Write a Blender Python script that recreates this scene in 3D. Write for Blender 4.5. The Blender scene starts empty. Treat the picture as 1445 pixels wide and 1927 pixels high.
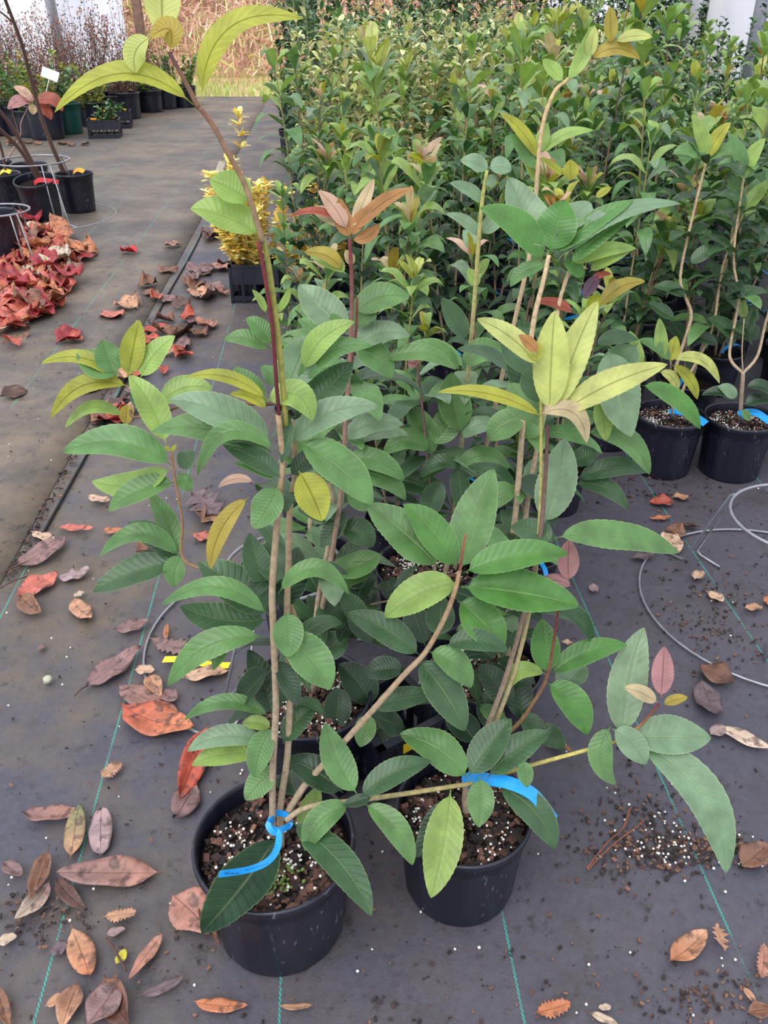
import bpy, math, random
from mathutils import Vector, Matrix
R = random.Random(11)
# ------------------------------------------------------------------ camera, sky, light, exposure
F, CX, CY = 1550.0, 722.5, 963.5
CAMH = 1.15
PITCH = math.radians(31.6)
scn = bpy.context.scene
col = scn.collection
cd = bpy.data.cameras.new('camera'); cam = bpy.data.objects.new('camera', cd); col.objects.link(cam)
cam.location = (0, 0, CAMH); cam.rotation_euler = (math.pi/2 - PITCH, 0, 0)
cd.sensor_fit = 'VERTICAL'; cd.sensor_height = 24.0; cd.lens = 24.0*F/1927.0
cd.clip_start = 0.02; cd.clip_end = 200
scn.camera = cam
scn.view_settings.view_transform = 'Standard'; scn.view_settings.look = 'None'
scn.view_settings.gamma = 1.0; scn.view_settings.exposure = 0.36
w = bpy.data.worlds.new('overcast_sky'); scn.world = w; w.use_nodes = True
nt = w.node_tree; bg = nt.nodes['Background']
tc = nt.nodes.new('ShaderNodeTexCoord'); sx = nt.nodes.new('ShaderNodeSeparateXYZ'); rp = nt.nodes.new('ShaderNodeValToRGB')
nt.links.new(tc.outputs['Generated'], sx.inputs[0]); nt.links.new(sx.outputs[2], rp.inputs[0]); nt.links.new(rp.outputs[0], bg.inputs[0])
rp.color_ramp.elements[0].position = 0.0; rp.color_ramp.elements[0].color = (0.80, 0.83, 0.92, 1)
rp.color_ramp.elements[1].position = 0.6; rp.color_ramp.elements[1].color = (0.96, 0.97, 1.0, 1)
bg.inputs[1].default_value = 1.15
sd = bpy.data.lights.new('soft_sun', 'SUN'); sun = bpy.data.objects.new('soft_sun', sd); col.objects.link(sun)
sd.energy = 1.9; sd.angle = math.radians(50); sd.color = (1, 0.98, 0.94)
sun.rotation_euler = (math.radians(28), math.radians(-22), 0)

# ------------------------------------------------------------------ projection helpers (a pixel of the photo -> a point at a world distance)
cP, sP = math.cos(PITCH), math.sin(PITCH)
def ray(px, py):
    u, v = (px-CX)/F, (py-CY)/F
    return Vector((u, cP - v*sP, -sP - v*cP))
def G(px, py, z=0.0):
    r = ray(px, py); t = (z-CAMH)/r.z
    return Vector((r.x*t, r.y*t, z))
def P(px, py, Y):
    r = ray(px, py); t = Y/r.y
    return Vector((r.x*t, Y, CAMH + r.z*t))
def zdep(p): return p.y*cP - (p.z-CAMH)*sP

def lin(c):
    return tuple(((x/255)/12.92 if x/255 <= 0.04045 else ((x/255+0.055)/1.055)**2.4) for x in c) + (1,)

# ------------------------------------------------------------------ mesh builder
class MB:
    def __init__(s): s.v=[]; s.f=[]; s.c=[]; s.uv=[]
    def vert(s, p, c, uv=(0,0)):
        s.v.append((p[0],p[1],p[2])); s.c.append(c); s.uv.append(uv); return len(s.v)-1
    def build(s, name, mat, parent=None, smooth=True, origin=None):
        me = bpy.data.meshes.new(name)
        o0 = Vector(origin) if origin is not None else Vector((0,0,0))
        vs = s.v if origin is None else [(a-o0.x,b-o0.y,c-o0.z) for a,b,c in s.v]
        me.from_pydata(vs, [], s.f)
        at = me.color_attributes.new('tint', 'FLOAT_COLOR', 'POINT')
        flat=[]; [flat.extend(c) for c in s.c]; at.data.foreach_set('color', flat)
        ua = me.attributes.new('luv', 'FLOAT_VECTOR', 'POINT')
        flat=[]; [flat.extend((u[0],u[1],0)) for u in s.uv]; ua.data.foreach_set('vector', flat)
        if smooth: me.polygons.foreach_set('use_smooth', [True]*len(me.polygons))
        me.materials.append(mat)
        ob = bpy.data.objects.new(name, me); col.objects.link(ob)
        if parent: ob.parent = parent
        if origin is not None: ob.location = o0
        return ob
def tint(c, j=0.08, rnd=R):
    k = 1 + rnd.uniform(-j, j)
    return (c[0]*k*(1+rnd.uniform(-j,j)*.6), c[1]*k, c[2]*k*(1+rnd.uniform(-j,j)*.6), 1)

def leaf(M, p0, pm, p1, N, W, c, n=10, k=2, fold=0.22, serr=0.0, wav=0.06, pet=0.07, shape='ell', c2=None, seed=0, twist=0.0):
    """pointed blade along a bent midrib; N is the direction the upper side looks towards, W the full width"""
    p0, pm, p1 = Vector(p0), Vector(pm), Vector(p1)
    C = 2*pm - 0.5*(p0+p1)
    idx=[]; rr = random.Random(seed*7919+13); ph = rr.uniform(0,6.28)
    fq = rr.uniform(9,14)
    for i in range(n+1):
        t = i/n
        q = p0*(1-t)**2 + C*2*t*(1-t) + p1*t*t
        T = ((C-p0)*(1-t) + (p1-C)*t)
        if T.length < 1e-7: T = p1-p0
        T.normalize()
        wv = T.cross(N)
        if wv.length < 1e-4: wv = T.cross(Vector((.3,.5,.8)))
        wv.normalize(); nn = wv.cross(T).normalized()
        if twist:
            rot = Matrix.Rotation(twist*t, 3, T); wv = rot@wv; nn = rot@nn
        if shape == 'holly':
            s = max(0,(t-pet)/(1-pet)); hw = (4*s*(1-s))**0.6*(0.62 + 0.38*(1 if i%2 else 0))
        elif shape == 'oak':
            s = max(0,(t-pet)/(1-pet)); hw = (4*s*(1-s))**0.5*(0.3 + 0.7*(1 if i%2 else 0))
        elif shape == 'oval':
            s = max(0,(t-pet)/(1-pet)); hw = (4*s*(1-s))**0.45
        elif shape == 'obo':
            s = max(0,(t-pet)/(1-pet)); hw = (4*s*(1-s))**0.62*(0.62+0.55*s)
        else:
            s = max(0,(t-pet)/(1-pet)); hw = s**0.60*(1-s)**0.80/0.3815
        hw = max(hw, 0.035 if t < 0.3 else 0.002)*W*0.5
        row=[]
        for j in range(-k, k+1):
            v = j/k; h = hw
            if abs(j)==k and serr and 0.1<t<0.97: h = hw*(1+ (serr if i%2 else -serr*.3))
            z = fold*abs(v)*hw + wav*W*abs(v)*math.sin(fq*t+ph+ (1.2 if v>0 else 0))*0.5 - 0.10*hw*v*v
            pt = q + wv*(v*h) + nn*z
            cc = c if not c2 else tuple(a*(1-t)+b*t for a,b in zip(c,c2))
            row.append(M.vert(pt, cc, (t, v*.5+.5)))
        idx.append(row)
    for i in range(n):
        for j in range(2*k):
            M.f.append((idx[i][j], idx[i][j+1], idx[i+1][j+1], idx[i+1][j]))

def tube(M, pts, rads, c, seg=8, c2=None, cap=True):
    pts=[Vector(p) for p in pts]
    rings=[]; prev=None
    for i,p in enumerate(pts):
        T = (pts[min(i+1,len(pts)-1)]-pts[max(i-1,0)]).normalized()
        a = prev if prev is not None else (Vector((1,0,0)) if abs(T.x)<.8 else Vector((0,1,0)))
        a = (a - T*a.dot(T)).normalized(); b = T.cross(a); prev = a
        r = rads[i] if isinstance(rads,(list,tuple)) else rads
        t = i/(len(pts)-1)
        cc = c if not c2 else tuple(x*(1-t)+y*t for x,y in zip(c,c2))
        rings.append([M.vert(p+(a*math.cos(2*math.pi*j/seg)+b*math.sin(2*math.pi*j/seg))*r, cc, (t,j/seg)) for j in range(seg)])
    for i in range(len(rings)-1):
        for j in range(seg):
            M.f.append((rings[i][j], rings[i][(j+1)%seg], rings[i+1][(j+1)%seg], rings[i+1][j]))
    if cap:
        M.f.append(tuple(reversed(rings[0]))); M.f.append(tuple(rings[-1]))
def smooth_path(pts, m=5):
    pts=[Vector(p) for p in pts]; out=[]
    for i in range(len(pts)-1):
        a=pts[max(i-1,0)]; b=pts[i]; c=pts[i+1]; d=pts[min(i+2,len(pts)-1)]
        for k in range(m):
            t=k/m
            out.append(0.5*((2*b)+(c-a)*t+(2*a-5*b+4*c-d)*t*t+(3*b-a-3*c+d)*t**3))
    out.append(pts[-1]); return out
def ramp(a,b,n): return [a+(b-a)*i/(n-1) for i in range(n)]
def lathe(M, prof, seg=48, c=(1,1,1,1), flute=0, famp=0.0, frange=(0,0), ctr=(0,0)):
    rings=[]
    for i,(r,z) in enumerate(prof):
        ring=[]
        for j in range(seg):
            a=2*math.pi*j/seg; rr=r
            if flute and frange[0]<=i<=frange[1]: rr = r*(1+famp*(1 if (j*flute//seg)%2 else 0))
            ring.append(M.vert((ctr[0]+rr*math.cos(a), ctr[1]+rr*math.sin(a), z), c, (i/len(prof), j/seg)))
        rings.append(ring)
    for i in range(len(rings)-1):
        for j in range(seg):
            M.f.append((rings[i][j], rings[i][(j+1)%seg], rings[i+1][(j+1)%seg], rings[i+1][j]))
def box(M, c0, s, c=(1,1,1,1), taper=1.0, rz=0):
    x,y,z=c0; a,b,h=s[0]/2,s[1]/2,s[2]; ca,sa=math.cos(rz),math.sin(rz)
    ids=[]
    for zz,k in ((0,taper),(h,1.0)):
        for dx,dy in ((-a,-b),(a,-b),(a,b),(-a,b)):
            ids.append(M.vert((x+(dx*ca-dy*sa)*k, y+(dx*sa+dy*ca)*k, z+zz), c))
    for f in ((3,2,1,0),(4,5,6,7),(0,1,5,4),(1,2,6,5),(2,3,7,6),(3,0,4,7)): M.f.append(tuple(ids[i] for i in f))
def chip(M, p, s, c, rnd):
    """a small broken crumb of bark"""
    ax = Vector((rnd.uniform(-1,1),rnd.uniform(-1,1),rnd.uniform(-.35,.35))).normalized()
    b = ax.cross(Vector((0,0,1))).normalized(); u = b.cross(ax).normalized()
    L,Wd,H = s, s*rnd.uniform(.35,.8), s*rnd.uniform(.18,.4)
    ids=[]
    for zz in (-1,1):
        for dx,dy in ((-1,-1),(1,-1),(1,1),(-1,1)):
            ids.append(M.vert(Vector(p)+ax*(dx*L/2*rnd.uniform(.6,1))+b*(dy*Wd/2*rnd.uniform(.5,1))+u*(zz*H/2*rnd.uniform(.6,1)), c))
    for f in ((3,2,1,0),(4,5,6,7),(0,1,5,4),(1,2,6,5),(2,3,7,6),(3,0,4,7)): M.f.append(tuple(ids[i] for i in f))
def pebble(M, p, r, c, rnd):
    ids=[]; 
    top=M.vert((p[0],p[1],p[2]+r*rnd.uniform(.7,1)), c); bot=M.vert((p[0],p[1],p[2]-r*.8), c)
    ring=[[M.vert((p[0]+r*q*math.cos(a*math.pi/3)*rnd.uniform(.85,1.1), p[1]+r*q*math.sin(a*math.pi/3)*rnd.uniform(.85,1.1), p[2]+z*r), c) for a in range(6)] for q,z in ((.85,.5),(.95,-.2))]
    for j in range(6):
        M.f.append((top, ring[0][j], ring[0][(j+1)%6])); M.f.append((ring[0][j], ring[1][j], ring[1][(j+1)%6], ring[0][(j+1)%6])); M.f.append((bot, ring[1][(j+1)%6], ring[1][j]))

# ------------------------------------------------------------------ object helpers
def tag(o, label=None, cat=None, group=None, kind=None):
    if label: o['label']=label
    if cat: o['category']=cat
    if group: o['group']=group
    if kind: o['kind']=kind
    return o
def empty(name, loc, label=None, cat=None, group=None, rz=0):
    o = bpy.data.objects.new(name, None); col.objects.link(o); o.location=loc; o.rotation_euler=(0,0,rz); o.empty_display_size=.05
    return tag(o,label,cat,group)
def clone(root, loc, rz=0.0, sc=1.0, label=None, group=None, cat=None):
    r = root.copy(); col.objects.link(r); r.location=loc; r.rotation_euler=(0,0,rz); r.scale=(sc,sc,sc)
    if label: r['label']=label
    if group: r['group']=group
    elif 'group' in r and group is not None: del r['group']
    if cat: r['category']=cat
    for ch in root.children:
        c = ch.copy(); col.objects.link(c); c.parent = r
        for g in ch.children:
            d = g.copy(); col.objects.link(d); d.parent = c
    return r

# ------------------------------------------------------------------ materials
def new_mat(name):
    m = bpy.data.materials.new(name); m.use_nodes=True
    return m, m.node_tree.nodes, m.node_tree.links, m.node_tree.nodes['Principled BSDF']
def math_node(N, L, op, a, b=None, clamp=False):
    n = N.new('ShaderNodeMath'); n.operation=op; n.use_clamp=clamp
    for i,x in enumerate((a,b)):
        if x is None: continue
        if isinstance(x,(int,float)): n.inputs[i].default_value=x
        else: L.new(x, n.inputs[i])
    return n.outputs[0]
def mixc(N, L, fac, a, b, mode='MIX'):
    n = N.new('ShaderNodeMix'); n.data_type='RGBA'; n.blend_type=mode
    for s,x in ((n.inputs[0],fac),(n.inputs[6],a),(n.inputs[7],b)):
        if isinstance(x,(int,float)): s.default_value=x
        elif isinstance(x,tuple): s.default_value=x
        else: L.new(x,s)
    return n.outputs[2]
def simple(name, c, rough=.6, spec=.4, noise=0.0, nscale=20, bump=0.0, metal=0.0, c2=None):
    m,N,L,B = new_mat(name)
    B.inputs['Roughness'].default_value=rough; B.inputs['Specular IOR Level'].default_value=spec; B.inputs['Metallic'].default_value=metal
    c = lin(c)
    if noise or c2:
        t=N.new('ShaderNodeTexCoord'); n=N.new('ShaderNodeTexNoise'); n.inputs['Scale'].default_value=nscale; n.inputs['Detail'].default_value=6
        L.new(t.outputs['Object'], n.inputs['Vector'])
        r=N.new('ShaderNodeMapRange'); L.new(n.outputs[0], r.inputs[0]); r.inputs[1].default_value=.35; r.inputs[2].default_value=.65
        o=mixc(N,L,r.outputs[0], c, lin(c2) if c2 else tuple(x*(1-noise) for x in c[:3])+(1,))
        L.new(o,B.inputs['Base Color'])
        if bump:
            b=N.new('ShaderNodeBump'); b.inputs['Strength'].default_value=bump; b.inputs['Distance'].default_value=.01
            L.new(n.outputs[0], b.inputs['Height']); L.new(b.outputs[0],B.inputs['Normal'])
    else: B.inputs['Base Color'].default_value=c
    return m
def leaf_mat(name, rough=.42, trans=.28, vein=.5, spots=0.0, margin=.35, spotcol=(70,45,40), vdark=False):
    m,N,L,B = new_mat(name)
    a=N.new('ShaderNodeAttribute'); a.attribute_name='tint'
    u=N.new('ShaderNodeAttribute'); u.attribute_name='luv'
    s=N.new('ShaderNodeSeparateXYZ'); L.new(u.outputs['Vector'], s.inputs[0])
    av = math_node(N,L,'ABSOLUTE', math_node(N,L,'SUBTRACT', s.outputs[1], .5))      # 0 midrib .. .5 margin
    rib = math_node(N,L,'SUBTRACT', 1.0, math_node(N,L,'DIVIDE', av, .035), True)
    ph = math_node(N,L,'MULTIPLY', math_node(N,L,'SUBTRACT', s.outputs[0], math_node(N,L,'MULTIPLY', av, .26)), 82.0)
    sn = math_node(N,L,'SINE', ph)
    side = math_node(N,L,'SUBTRACT', math_node(N,L,'MULTIPLY', sn, 6.0), 5.0, True)
    edge = math_node(N,L,'MULTIPLY', math_node(N,L,'SUBTRACT', av, .465), 28.0, True)
    t=N.new('ShaderNodeTexCoord'); n=N.new('ShaderNodeTexNoise'); n.inputs['Scale'].default_value=38; n.inputs['Detail'].default_value=5
    L.new(t.outputs['Object'], n.inputs['Vector'])
    mott = N.new('ShaderNodeMapRange'); L.new(n.outputs[0], mott.inputs[0]); mott.inputs[1].default_value=.3; mott.inputs[2].default_value=.7; mott.inputs[3].default_value=.74 if not spots else .6; mott.inputs[4].default_value=1.2 if not spots else 1.25
    vm=N.new('ShaderNodeVectorMath'); vm.operation='SCALE'; L.new(a.outputs['Color'], vm.inputs[0]); L.new(mott.outputs[0], vm.inputs['Scale'])
    base = vm.outputs[0]
    lightc = mixc(N,L,1.0, base, (.30,.34,.16,1) if not vdark else (.02,.01,.01,1), 'ADD') if not vdark else mixc(N,L,.6,base,lin((95,50,40)))
    c1 = mixc(N,L,math_node(N,L,'MULTIPLY',rib,vein), base, lightc)
    c1 = mixc(N,L,math_node(N,L,'MULTIPLY',side,vein*.10), c1, lightc)
    if margin: c1 = mixc(N,L,math_node(N,L,'MULTIPLY',edge,margin), c1, lightc)
    if spots:
        n2=N.new('ShaderNodeTexNoise'); n2.inputs['Scale'].default_value=60; n2.inputs['Detail'].default_value=8
        L.new(t.outputs['Object'], n2.inputs['Vector'])
        r=N.new('ShaderNodeMapRange'); L.new(n2.outputs[0], r.inputs[0]); r.inputs[1].default_value=.52; r.inputs[2].default_value=.66
        c1 = mixc(N,L,math_node(N,L,'MULTIPLY',r.outputs[0],spots), c1, lin(spotcol))
    L.new(c1,B.inputs['Base Color'])
    B.inputs['Roughness'].default_value=rough; B.inputs['Specular IOR Level'].default_value=.6
    bm=N.new('ShaderNodeBump'); bm.inputs['Strength'].default_value=.6; bm.inputs['Distance'].default_value=.0022
    h = math_node(N,L,'SUBTRACT', math_node(N,L,'MULTIPLY',n.outputs[0],.6), math_node(N,L,'ADD',math_node(N,L,'MULTIPLY',side,.16),math_node(N,L,'MULTIPLY',rib,1.0)))
    h = math_node(N,L,'ADD', h, math_node(N,L,'MULTIPLY', sn, .07))
    L.new(h,bm.inputs['Height']); L.new(bm.outputs[0],B.inputs['Normal'])
    tr=N.new('ShaderNodeBsdfTranslucent'); mx=N.new('ShaderNodeMixShader')
    tcx = mixc(N,L,.5,c1,(1,1,.35,1),'MULTIPLY'); L.new(tcx,tr.inputs[0])
    mx.inputs[0].default_value=trans
    L.new(B.outputs[0],mx.inputs[1]); L.new(tr.outputs[0],mx.inputs[2])
    L.new(mx.outputs[0], N['Material Output'].inputs[0])
    return m
def attr_mat(name, rough=.7, nscale=60, amt=.25, bump=.2):
    m,N,L,B = new_mat(name)
    a=N.new('ShaderNodeAttribute'); a.attribute_name='tint'
    t=N.new('ShaderNodeTexCoord'); n=N.new('ShaderNodeTexNoise'); n.inputs['Scale'].default_value=nscale; n.inputs['Detail'].default_value=5
    L.new(t.outputs['Object'], n.inputs['Vector'])
    r=N.new('ShaderNodeMapRange'); L.new(n.outputs[0], r.inputs[0]); r.inputs[1].default_value=.3; r.inputs[2].default_value=.7; r.inputs[3].default_value=1-amt; r.inputs[4].default_value=1+amt
    vm=N.new('ShaderNodeVectorMath'); vm.operation='SCALE'; L.new(a.outputs['Color'], vm.inputs[0]); L.new(r.outputs[0], vm.inputs['Scale'])
    L.new(vm.outputs[0],B.inputs['Base Color']); B.inputs['Roughness'].default_value=rough
    b=N.new('ShaderNodeBump'); b.inputs['Strength'].default_value=bump; b.inputs['Distance'].default_value=.002
    L.new(n.outputs[0],b.inputs['Height']); L.new(b.outputs[0],B.inputs['Normal'])
    return m
M_leaf = leaf_mat('glossy_leaf', rough=.36, vein=.34, margin=.4)
M_young = leaf_mat('young_leaf', rough=.5, trans=.38, vein=.55, margin=.2, vdark=True)
M_far = leaf_mat('shrub_leaf', rough=.36, trans=.3, vein=.3, margin=.3)
M_vari = leaf_mat('variegated_leaf', rough=.45, trans=.25, vein=.2, margin=1.0)
M_gold = leaf_mat('golden_leaf', rough=.5, trans=.12, vein=.2, margin=.3)
M_dead = leaf_mat('dead_leaf', rough=.5, trans=.1, vein=.5, margin=0, spots=.8, spotcol=(64,44,42), vdark=True)
M_bark = attr_mat('bark', .75, 140, .25, .4)
M_chip = attr_mat('bark_chips', .8, 80, .2, .2)
M_white = attr_mat('perlite', .8, 80, .05, .1)
M_soil = simple('potting_soil', (34,26,24), .95, .2, .5, 90, .8)
M_blue = simple('blue_plastic', (28,150,232), .4, .5)
M_bluedark = simple('tag_print', (14,70,120), .5, .4)
M_yellowp = simple('yellow_plastic', (245,205,45), .45, .4)
M_orangep = simple('orange_plastic', (245,160,30), .45, .4)
M_redp = simple('red_plastic', (190,20,40), .45, .4)
M_whitep = simple('white_plastic', (225,225,228), .45, .4)
M_wire = simple('galvanised_wire', (160,162,172), .42, .6, .25, 30, 0, .55)
M_green_pot = simple('green_pot_plastic', (14,72,66), .4, .5, .2, 20)
def pot_mat(name, c, scuff=.9):
    m,N,L,B = new_mat(name)
    t=N.new('ShaderNodeTexCoord'); mp=N.new('ShaderNodeMapping'); mp.inputs['Scale'].default_value=(1,1,.35); L.new(t.outputs['Object'],mp.inputs[0])
    n=N.new('ShaderNodeTexNoise'); n.inputs['Scale'].default_value=120; n.inputs['Detail'].default_value=6; L.new(mp.outputs[0],n.inputs['Vector'])
    n2=N.new('ShaderNodeTexNoise'); n2.inputs['Scale'].default_value=14; n2.inputs['Detail'].default_value=4; L.new(mp.outputs[0],n2.inputs['Vector'])
    r=N.new('ShaderNodeMapRange'); L.new(n.outputs[0],r.inputs[0]); r.inputs[1].default_value=.62; r.inputs[2].default_value=.72
    r2=N.new('ShaderNodeMapRange'); L.new(n2.outputs[0],r2.inputs[0]); r2.inputs[1].default_value=.45; r2.inputs[2].default_value=.7
    f=math_node(N,L,'MULTIPLY', math_node(N,L,'MULTIPLY',r.outputs[0],r2.outputs[0]), scuff)
    cc=mixc(N,L,f,lin(c),lin((150,150,165)))
    cc=mixc(N,L,math_node(N,L,'MULTIPLY',r2.outputs[0],.25),cc,lin((66,66,80)))
    L.new(cc,B.inputs['Base Color']); B.inputs['Roughness'].default_value=.36; B.inputs['Specular IOR Level'].default_value=.55
    return m
M_pot = pot_mat('black_pot_plastic', (17,20,36))
M_tray = pot_mat('black_tray_plastic', (24,28,42), .3)

# ------------------------------------------------------------------ ground
STR = Vector((-0.067, 1.0, 0)).normalized()      # the weave stripes' direction
PERP = Vector((STR.y, -STR.x, 0))
def off(p): return p.dot(PERP)
stripe_px = [(96,1809),(542,1860),(975,1776),(1340,1680),(1398,1192),(1420,927),(206,1432)]
o0 = off(G(96,1809)); o1 = off(G(542,1860)); o2=off(G(975,1776)); o3=off(G(1340,1680)); o4=off(G(1398,1192)); o5=off(G(1420,927))
print('stripe offsets', o0,o1,o2,o3,o4,o5, off(G(206,1432)), 'seam', off(G(0,1100)), off(G(408,360)), off(G(190,800)))
sp = (o3-o0)/3
def fabric_mat(name, base, brown, brown_amt, stripes=True):
    m,N,L,B = new_mat(name)
    t=N.new('ShaderNodeTexCoord'); obj=t.outputs['Object']
    def noise(sc, det=6, v=obj, rough=.6):
        n=N.new('ShaderNodeTexNoise'); n.inputs['Scale'].default_value=sc; n.inputs['Detail'].default_value=det; n.inputs['Roughness'].default_value=rough; L.new(v,n.inputs['Vector']); return n.outputs[0]
    def mr(x,a,b,c=0,d=1):
        r=N.new('ShaderNodeMapRange'); L.new(x,r.inputs[0]); r.inputs[1].default_value=a; r.inputs[2].default_value=b; r.inputs[3].default_value=c; r.inputs[4].default_value=d; return r.outputs[0]
    s=N.new('ShaderNodeSeparateXYZ'); L.new(obj,s.inputs[0])
    # across / along the weave
    ac=math_node(N,L,'ADD', math_node(N,L,'MULTIPLY',s.outputs[0],PERP.x), math_node(N,L,'MULTIPLY',s.outputs[1],PERP.y))
    al=math_node(N,L,'ADD', math_node(N,L,'MULTIPLY',s.outputs[0],STR.x), math_node(N,L,'MULTIPLY',s.outputs[1],STR.y))
    wx=math_node(N,L,'SINE',math_node(N,L,'MULTIPLY',ac,1900.0)); wy=math_node(N,L,'SINE',math_node(N,L,'MULTIPLY',al,1500.0))
    weave=math_node(N,L,'MULTIPLY',wx,wy)
    big=noise(1.6,5); mid=noise(9,8,rough=.7); fine=noise(70,6,rough=.7)
    c=mixc(N,L,mr(fine,.3,.7),lin(base),tuple(x*.62 for x in lin(base)[:3])+(1,))
    c=mixc(N,L,math_node(N,L,'MULTIPLY',mr(weave,-1,1),.18),c,tuple(x*1.6+.012 for x in lin(base)[:3])+(1,))
    bm=math_node(N,L,'MULTIPLY',mr(math_node(N,L,'ADD',math_node(N,L,'MULTIPLY',big,.6),math_node(N,L,'MULTIPLY',mid,.4)),.42,.6),brown_amt)
    # more trodden-in mud toward the walkway (low across values)
    walk=mr(ac,.25,-.5)
    bm=math_node(N,L,'MULTIPLY',bm,math_node(N,L,'ADD',math_node(N,L,'MULTIPLY',walk,.8),.2))
    c=mixc(N,L,bm,c,lin(brown))
    dk=mr(noise(26,8,rough=.75),.56,.66)
    c=mixc(N,L,math_node(N,L,'MULTIPLY',mr(noise(5,9,rough=.8),.5,.62),.45),c,lin((58,54,58)))
    c=mixc(N,L,math_node(N,L,'MULTIPLY',dk,.75),c,lin((40,36,38)))
    if stripes:
        ph=math_node(N,L,'FRACT',math_node(N,L,'ADD',math_node(N,L,'DIVIDE',math_node(N,L,'SUBTRACT',ac,o0),sp),100.5))
        d=math_node(N,L,'MULTIPLY',math_node(N,L,'ABSOLUTE',math_node(N,L,'SUBTRACT',ph,.5)),sp)
        ln=math_node(N,L,'LESS_THAN',d,.0016)
        dash=math_node(N,L,'GREATER_THAN',math_node(N,L,'SINE',math_node(N,L,'ADD',math_node(N,L,'MULTIPLY',al,900.0),math_node(N,L,'MULTIPLY',ac,1800.0))),-.2)
        clean=mr(noise(7,5),.62,.5)
        f=math_node(N,L,'MULTIPLY',math_node(N,L,'MULTIPLY',ln,dash),clean)
        c=mixc(N,L,f,c,lin((40,165,150)))
    L.new(c,B.inputs['Base Color'])
    wet=mr(noise(3.2,5),.4,.62,.62,.38)
    L.new(wet,B.inputs['Roughness']); B.inputs['Specular IOR Level'].default_value=.45
    b=N.new('ShaderNodeBump'); b.inputs['Strength'].default_value=.5; b.inputs['Distance'].default_value=.004
    hh=math_node(N,L,'ADD',math_node(N,L,'MULTIPLY',mid,1.6),math_node(N,L,'ADD',math_node(N,L,'MULTIPLY',fine,.5),math_node(N,L,'MULTIPLY',weave,.06)))
    L.new(hh,b.inputs['Height']); L.new(b.outputs[0],B.inputs['Normal'])
    return m
M_fab = fabric_mat('woven_ground_cover', (76,75,90), (102,90,76), .9)
M_fab2 = fabric_mat('muddy_ground_cover', (88,83,84), (114,101,87), 1.0)
M_grass = simple('grass_ground', (150,160,95), .95, .2, .0, 3, .4, c2=(196,168,128))
M_film = simple('greenhouse_film', (246,246,252), .5, .4, .0, .8, .0, c2=(232,234,248))
M_wood = simple('weathered_wood', (140,112,98), .85, .2, .35, 18, .3)
M_steel = simple('galvanised_pipe', (170,172,184), .45, .5, .15, 12, 0, .3)

def grid_plane(name, x0,x1,y0,y1,z,mat,nx=40,ny=60,amp=.0,rot=False,thick=0,kind='structure'):
    M=MB(); ids=[]
    for j in range(ny+1):
        row=[]
        for i in range(nx+1):
            x=x0+(x1-x0)*i/nx; y=y0+(y1-y0)*j/ny
            zz=z+amp*(math.sin(x*5.1+y*1.7)*.5+math.sin(y*4.3-x*2.2)*.5)
            if rot: p=PERP*x+STR*y; row.append(M.vert((p.x,p.y,zz),(1,1,1,1)))
            else: row.append(M.vert((x,y,zz),(1,1,1,1)))
        ids.append(row)
    for j in range(ny):
        for i in range(nx): M.f.append((ids[j][i],ids[j][i+1],ids[j+1][i+1],ids[j+1][i]))
    if thick:
        row=[ids[j][nx] for j in range(ny+1)]
        low=[M.vert((M.v[r][0],M.v[r][1],-.002),(1,1,1,1)) for r in row]
        for j in range(ny): M.f.append((row[j],low[j],low[j+1],row[j+1]))
    o=M.build(name,mat); tag(o,kind=kind); return o
seam = (off(G(0,1100))+off(G(408,360)))/2
grid_plane('floor', -6, 6, -.6, 13.6, 0, M_fab)
# the second sheet of ground cover overlaps the first; its free edge runs beside the walkway
grid_plane('floor_overlap_sheet', -5.5, seam, -.55, 13.5, .005, M_fab2, nx=30, ny=90, amp=.0012, rot=True, thick=1)
grid_plane('ground_grass_verge', -30, 30, 13.5, 60, -.03, M_grass, nx=20, ny=20)
# black irrigation hose lying beside the sheet edge
M_hose = simple('black_hose', (30,29,32), .5, .4, .3, 40)
M=MB(); hp=[PERP*(seam+.045+.006*math.sin(y*3))+STR*y+Vector((0,0,.0055)) for y in [1.75+i*.15 for i in range(24)]]
tube(M,hp,.004,(1,1,1,1),8); tag(M.build('irrigation_hose',M_hose,origin=hp[0]),'thin black hose lying along the ground cover seam on the walkway','hose')

# ------------------------------------------------------------------ greenhouse film walls, posts, far verge
def film_wall(name, a, b, h, n=60, amp=.05):
    M=MB(); a=Vector(a); b=Vector(b); nrm=(b-a).cross(Vector((0,0,1))).normalized()
    for back in (0,1):
        ids=[]
        for i in range(n+1):
            t=i/n; p=a.lerp(b,t)
            row=[]
            for j in range(9):
                z=h*j/8; d=amp*(math.sin(t*n*.55)+.5*math.sin(t*n*1.3+z*1.4)+.4*math.sin(z*2+t*9))
                q=p+nrm*(d+back*.01); row.append(M.vert((q.x,q.y,z),(1,1,1,1)))
            ids.append(row)
        for i in range(n):
            for j in range(8): M.f.append((ids[i][j],ids[i+1][j],ids[i+1][j+1],ids[i][j+1]))
    return tag(M.build(name,M_film),kind='structure')
film_wall('wall_back', (-9,13.4,0), (-3.62,13.4,0), 3.2)
film_wall('wall_right', (3.3,2.2,0), (3.35,12.2,0), 3.2)
film_wall('wall_back_right', (3.35,12.2,0), (2.1,12.4,0), 3.2, n=24)
def post(name, px, Y, top, r, mat, lean=0.0):
    M=MB(); x=P(px,60,Y).x
    if mat is M_wood:
        box(M,(x,Y,0),(r*2,r*2,top))
    else: tube(M,[(x,Y,0),(x+lean*.5,Y,top/2),(x+lean,Y,top)],r,(1,1,1,1),12)
    return tag(M.build(name,mat,smooth=mat is not M_wood),kind='structure')
post('post_doorway', 264, 12.9, 3.0, .055, M_wood)
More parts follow.
